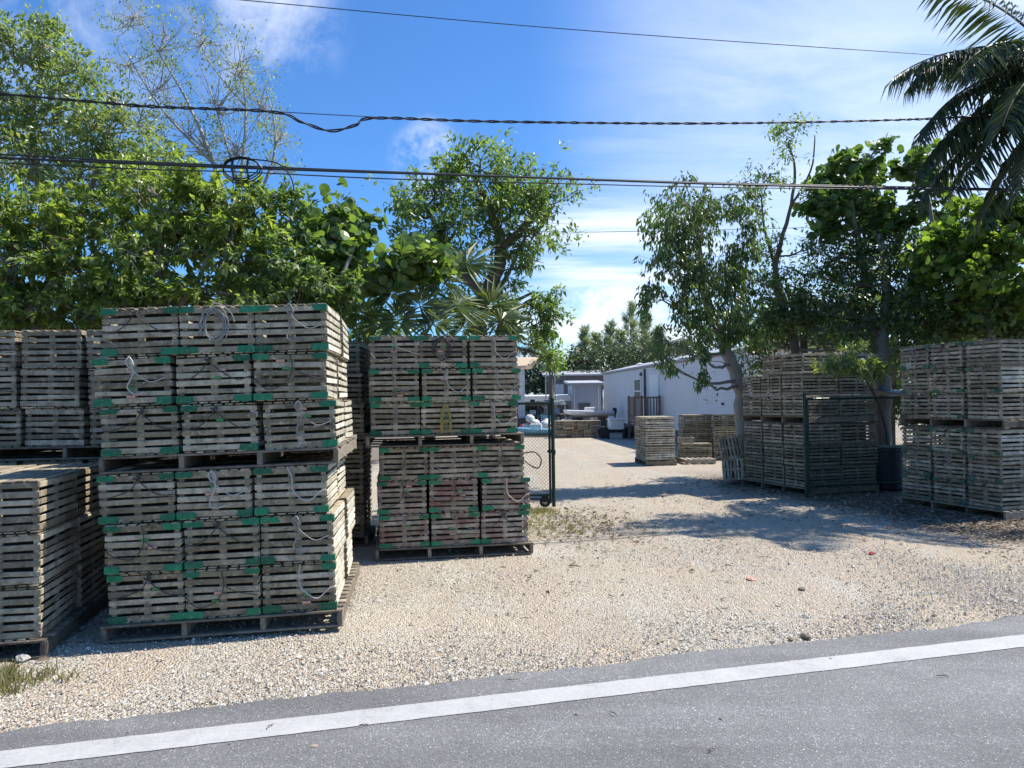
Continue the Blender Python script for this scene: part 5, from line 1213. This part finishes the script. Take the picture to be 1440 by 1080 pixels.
tree('broadleaf_tree', 'dark tree with a long bare grey trunk between the right stacks', 'tree',
     [[(1245, 'g', 16.4, .17), (1243, 560, 16.4, .15), (1240, 480, 16.4, .13), (1248, 400, 16.6, .1), (1235, 330, 16.8, .06)], [(1245, 470, 16.4, .09), (1300, 400, 16.2, .07), (1310, 330, 16.2, .05), (1305, 270, 16.2, .03)]],
     [(1150, 430, 17.2, 50, 32, .9, 70), (1200, 400, 17.2, 50, 40, .9, 80), (1190, 455, 17, 60, 28, .8, 80), (1250, 440, 16.8, 40, 40, .8, 70), (1240, 370, 17, 45, 34, .8, 60), (1150, 385, 17.6, 34, 24, .7, 36), (1205, 345, 17.4, 40, 22, .7, 40), (1285, 340, 16.8, 30, 26, .6, 34), (1325, 330, 16.4, 20, 30, .5, 24), (1062, 500, 18.4, 20, 22, .4, 30), (1170, 360, 17.3, 34, 26, .7, 36), (1290, 380, 16.4, 40, 44, .7, 60), (1100, 450, 17.4, 26, 24, .6, 30), (1080, 478, 18.6, 30, 20, .6, 44), (1130, 474, 18.2, 34, 22, .6, 44), (1185, 480, 17.6, 34, 16, .6, 36), (1270, 480, 16, 30, 24, .5, 36)],
     lf(LANCE, .14, 'leaf_dark', k=12, spread=.09, droop=.5, out=.5, rand=.8), 'bark_grey', seed=45, limb=.05, twig=.008)
tree('sea_grape_tree', 'yellowish sea grape with large lit leaves above the rightmost stack', 'tree',
     [[(1400, 'g', 15.2, .12), (1395, 480, 15.2, .1), (1385, 400, 15.2, .07), (1400, 320, 15.2, .04)], [(1395, 460, 15.2, .06), (1345, 400, 15.1, .05), (1335, 330, 15, .03)]],
     [(1365, 305, 15, 30, 18, .6, 24), (1425, 285, 15, 28, 16, .6, 22), (1340, 350, 15, 30, 24, .6, 30), (1400, 345, 14.9, 34, 24, .7, 34), (1435, 330, 15, 24, 26, .6, 22), (1345, 400, 14.9, 36, 26, .7, 34), (1420, 410, 14.8, 40, 28, .7, 40), (1480, 350, 15, 40, 60, .8, 40), (1385, 375, 14.9, 24, 22, .6, 20), (1310, 375, 15, 18, 16, .4, 12)],
     GR('leaf_yellow', .155), 'bark_grey', seed=46, limb=.04, twig=.008)
tree('broadleaf_tree', 'deep shaded bushy tree directly behind the rightmost stack', 'tree',
     [[(1340, 'g', 15.9, .13), (1340, 480, 15.9, .11), (1350, 400, 16, .06)], [(1340, 480, 15.9, .07), (1420, 420, 15.9, .04)], [(1340, 520, 15.9, .07), (1300, 450, 15.9, .04)]],
     [(1310, 440, 15.7, 45, 36, .9, 80), (1370, 440, 15.7, 50, 32, .9, 85), (1430, 455, 15.6, 45, 28, .8, 75), (1480, 430, 15.6, 40, 50, .8, 50), (1300, 400, 16, 34, 34, .7, 50)],
     lf(BROAD, .14, 'leaf_dark', k=12, spread=.1, droop=.4, out=.5, rand=.8), 'bark_brown', seed=47, limb=.04)
tree('low_shrub', 'low leafy shoots hanging between stack and dark bin on the right', 'shrub',
     [[(1250, 'g', 15.9, .05), (1245, 600, 15.7, .04), (1225, 545, 14.9, .03), (1205, 520, 14.4, .015)]],
     [(1218, 520, 14.2, 26, 10, .3, 26), (1185, 500, 14.4, 22, 12, .3, 18), (1235, 525, 14.1, 12, 8, .2, 10), (1165, 520, 14.4, 14, 10, .3, 9)],
     lf(NARROW, .17, 'leaf_pale', k=10, spread=.03, droop=.15, out=.7, rand=.8, w=.9), 'bark_brown', seed=48, twig=.005)
fan_palm('fan palm behind the stack by the right gate leaf', 1130, 470, 17.8, [(1110, 430, 0, 1.0), (1140, 420, 0, 1.0), (1095, 452, -.2, .9), (1158, 440, -.2, .9), (1125, 455, -.3, .9)], 34, rad=.75)

def coconut(label, px, py, depth, fronds, seed, L=2.9, trunk=True, name='coconut_palm', n=70, lw=.62, gx=None, crown_z=None):
    rs = np.random.RandomState(seed); c = P(px, py, depth); bx = c.x + (.8 if gx is None else gx); root = thing(name, label, 'palm', (bx, c.y, 0)); o0 = Vector((bx, c.y, 0)); c = c - o0
    b = MB(); pth, rr = smooth_path([Vector((0, 0, -.1)), Vector((.05, 0, c.z * .4)), Vector((c.x * .5, 0, c.z * .75)), c], [.2, .15, .13, .12], 6); b.tube(pth, rr, 12); b.build('trunk', M['bark_grey'], root, True)
    b = MB()
    for k in range(7):
        a = rs.uniform(0, 6.28); q = c + Vector((math.cos(a) * .2, math.sin(a) * .2, -.18 - .1 * rs.rand())); b.lathe([(.02, -.13), (.09, -.08), (.11, 0), (.08, .09), (.02, .13)], 10, q)
    b.build('coconuts', M['leaf_coco'], root, True)
    for (az, el, ln, dr) in fronds:
        d = Vector((math.cos(R(az)) * math.cos(R(el)), math.sin(R(az)) * math.cos(R(el)), math.sin(R(el)))); p = c.copy(); pts = [p.copy()]; m = 16
        for i in range(m):
            d = (d + Vector((0, 0, -dr / m))).normalized(); p = p + d * (ln / m); pts.append(p.copy())
        b = MB(); b.tube(pts, [.035 * (1 - .8 * i / m) for i in range(m + 1)], 5); rch = b.build('frond', M['leaf_coco'], root)
        A = np.array([tuple(q) for q in pts]); t = np.linspace(.12, .995, n); ii = np.clip(t * m, 0, m - 1e-3); i0 = ii.astype(int); fr = (ii - i0)[:, None]
        pos = A[i0] * (1 - fr) + A[i0 + 1] * fr; tan = A[i0 + 1] - A[i0]; tan /= np.linalg.norm(tan, axis=1, keepdims=True)
        side = np.cross(tan, [0, 0, 1.0]); side /= np.linalg.norm(side, axis=1, keepdims=True) + 1e-6
        ps, fs_ = [], []
        for s in (-1, 1):
            ax = side * s * 1.0 + tan * .55 + np.array([0, 0, -1.0]) * (.45 + .35 * rs.rand(n)[:, None]) + rs.normal(size=(n, 3)) * .07
            up = np.cross(ax, tan) * s + rs.normal(size=(n, 3)) * .15; ln_ = lw * (.45 + .55 * np.sin(np.clip(t * .95 + .1, 0, 1) * math.pi) ** .6) * rs.uniform(.85, 1.1, n)
            ps.append(inst(tpl_lance(.026, .22), pos, ax, up, ln_ + .05, np.full(n, lw)))
        v, f = join(ps); link('leaflets', np_mesh('leaflets', v, f, M['leaf_coco']), rch)
coconut('tall coconut palm with long drooping fronds at upper right', 1506, 120, 13.0,
        [(176, 46, 3.2, 1.5), (184, 62, 3.0, 1.3), (182, 30, 3.1, 1.7), (178, 6, 3.1, 1.25), (190, -16, 3.0, .9), (170, 58, 3.0, 2.1), (186, -42, 2.9, .6), (215, 15, 3.1, 1.4), (160, -5, 3.0, 1.2), (240, 50, 2.7, 1.9), (150, 62, 2.7, 1.9), (120, 30, 2.7, 1.5), (60, 40, 2.7, 1.6), (10, 25, 2.8, 1.6), (-40, 35, 2.7, 1.6),
         (-80, 15, 2.6, 1.4), (90, 65, 2.7, 1.7), (215, -30, 2.9, .7), (200, 48, 3.0, 1.9)], 51, n=66, lw=.85)
# ---- far vegetation
def far_tree(label, px, depth, blobs, seed, mat='leaf_far', ln=.28, k=10, nm='broadleaf_tree', grp='far trees beyond the yard'):
    tree(nm, label, 'tree', [[(px, 'g', depth, .2), (px, 560, depth, .16), (px, 535, depth, .1)]], blobs, lf(BROAD, ln, mat, k=k, spread=.25, droop=.3, out=.4, rand=.9), 'bark_brown', grp, seed, limb=.07, twig=.02)
far_tree('far bushy tree just left of the hanging yellow green branch', 752, 62, [(745, 525, 62, 24, 14, 1.5, 50), (765, 520, 62, 22, 16, 1.5, 50), (750, 540, 61, 26, 10, 1.2, 40)], 61)
far_tree('far rounded tree over the low building', 800, 64, [(765, 540, 60, 26, 9, 1.2, 50), (805, 535, 60, 30, 9, 1.2, 50), (840, 530, 60, 26, 9, 1.2, 40), (795, 520, 64, 26, 18, 1.6, 60), (820, 512, 64, 24, 18, 1.6, 60), (790, 538, 63, 30, 10, 1.4, 50), (812, 498, 65, 18, 10, 1.2, 30)], 62)
far_tree('far dark tree rising above the blue grey shed', 845, 66, [(845, 512, 66, 24, 20, 1.6, 60), (860, 500, 66, 22, 16, 1.5, 40), (870, 520, 66, 24, 14, 1.4, 40), (838, 532, 64, 24, 8, 1.2, 30)], 63)
far_tree('far yellowish young tree behind the gate', 775, 45, [(776, 512, 45, 14, 12, .7, 26), (770, 500, 45, 9, 8, .5, 12)], 64, 'leaf_yellow', .22)
far_tree('far dark scrub tree behind the beige roofed house', 712, 66, [(705, 530, 66, 30, 18, 1.6, 50), (680, 520, 66, 30, 22, 1.6, 40)], 65)
far_tree('far green tree behind the mobile home roof', 905, 60, [(895, 500, 60, 22, 16, 1.5, 45), (920, 490, 60, 22, 16, 1.5, 45), (950, 490, 60, 30, 16, 1.5, 45), (990, 480, 60, 30, 20, 1.5, 45)], 66)
def casuarina(label, px, top, depth, w, seed):
    rs = np.random.RandomState(seed); rnd = random.Random(seed); tp = P(px, top, depth); root = thing('casuarina_tree', label, 'tree', (tp.x, tp.y, 0), 0, 'far casuarinas'); H_ = tp.z; sc = w * depth / F
    b = MB(); b.tube([(0, 0, 0), (.05, 0, H_ * .5), (.0, 0, H_)], [.16, .09, .015], 7); org, ax = [], []
    nb = 85
    for i in range(nb):
        t = i / nb; z = H_ * (.35 + .64 * t); a = rnd.uniform(0, 6.28); l = sc * (1 - t) ** .8 * rnd.uniform(.45, 1.0) * (1 if rnd.random() > .15 else 1.35) + .15
        e = Vector((math.cos(a) * l, math.sin(a) * l, z + l * rnd.uniform(.7, 1.6))); s = Vector((0, 0, z)); b.tube([s, (s + e) / 2 + Vector((0, 0, .05)), e], [.03, .02, .008], 3, False)
        for k in range(24):
            u = rnd.uniform(.25, 1.05); q = s.lerp(e, u); org.append(tuple(q + Vector((rnd.gauss(0, .1), rnd.gauss(0, .1), rnd.gauss(0, .1))))); dd = (e - s).normalized(); ax.append((dd.x + rnd.gauss(0, .4), dd.y + rnd.gauss(0, .4), dd.z + rnd.gauss(0, .4)))
    b.build('trunk', M['bark_grey'], root); n = len(org)
    v, f = inst(STRIP, np.array(org), np.array(ax), rs.normal(size=(n, 3)), rs.uniform(.3, .75, n), np.full(n, .045)); link('crown', np_mesh('crown', v, f, M['leaf_pine']), root)
for i, (px, top, w, lab) in enumerate(((822, 462, 13, 'shortest leftmost feathery casuarina over the far trees'), (838, 472, 10, 'second feathery casuarina from the left'), (858, 455, 16, 'third feathery casuarina from the left'), (886, 428, 20, 'tallest pointed casuarina in the centre distance'), (908, 440, 18, 'casuarina just right of the tallest one'), (872, 466, 14, 'low casuarina in front of the tallest one'), (925, 462, 16, 'casuarina behind the leaning tree leaves'))):
    casuarina(lab, px, top, 72 + i, w, 70 + i)
coconut('small far coconut palm over the beige roof', 737, 493, 68, [(a, rr_, 2.2, 1.6) for a, rr_ in ((0, 40), (50, 30), (100, 45), (150, 35), (200, 40), (250, 30), (300, 45), (340, 20), (180, 10), (20, 5))], 52, n=26, lw=.8, gx=.2)
coconut('small coconut palm behind the mobile home roof', 942, 487, 52, [(a, rr_, 2.6, 1.7) for a, rr_ in ((0, 40), (50, 30), (100, 45), (150, 35), (200, 40), (250, 30), (300, 45), (340, 20), (180, 10), (20, 5))], 53, n=30, lw=.9, gx=.2)
# scrub and trees that close the horizon to both sides
rz = random.Random(44)
for i in range(9):
    px = -190 + i * 88; d = 26 + rz.uniform(-2, 3)
    tree('background_tree', f'shaded background tree, {["first", "second", "third", "fourth", "fifth", "sixth", "seventh", "eighth", "ninth"][i]} from the left behind the left hand stacks', 'tree', [[(px, 'g', d, .12), (px, 500, d, .1), (px, 450, d, .06)]],
         [(px - 20, 480, d, 45, 40, 1.2, 40), (px + 25, 520, d, 45, 40, 1.2, 40), (px, 560, d, 50, 34, 1.2, 40), (px + 10, 430 + (30 if i > 5 else 0), d, 38, 26, 1, 24)],
         lf(BROAD, .26, 'leaf_dark', k=10, spread=.2, droop=.3, out=.4, rand=.9), 'bark_brown', 'background trees behind the stacks', 200 + i, limb=.05, twig=.015)
for i in range(6):
    px = 1080 + i * 88; d = 27 + rz.uniform(-2, 3)
    tree('background_tree', f'shaded background tree, {["first", "second", "third", "fourth", "fifth", "sixth"][i]} from the left behind the right hand stacks', 'tree', [[(px, 'g', d, .12), (px, 500, d, .1), (px, 450, d, .06)]],
         [(px - 20, 480, d, 45, 40, 1.2, 40), (px + 25, 520, d, 45, 40, 1.2, 40), (px, 560, d, 50, 34, 1.2, 40), (px + 10, 440, d, 38, 26, 1, 24)],
         lf(BROAD, .26, 'leaf_dark', k=10, spread=.2, droop=.3, out=.4, rand=.9), 'bark_brown', 'background trees behind the stacks', 220 + i, limb=.05, twig=.015)
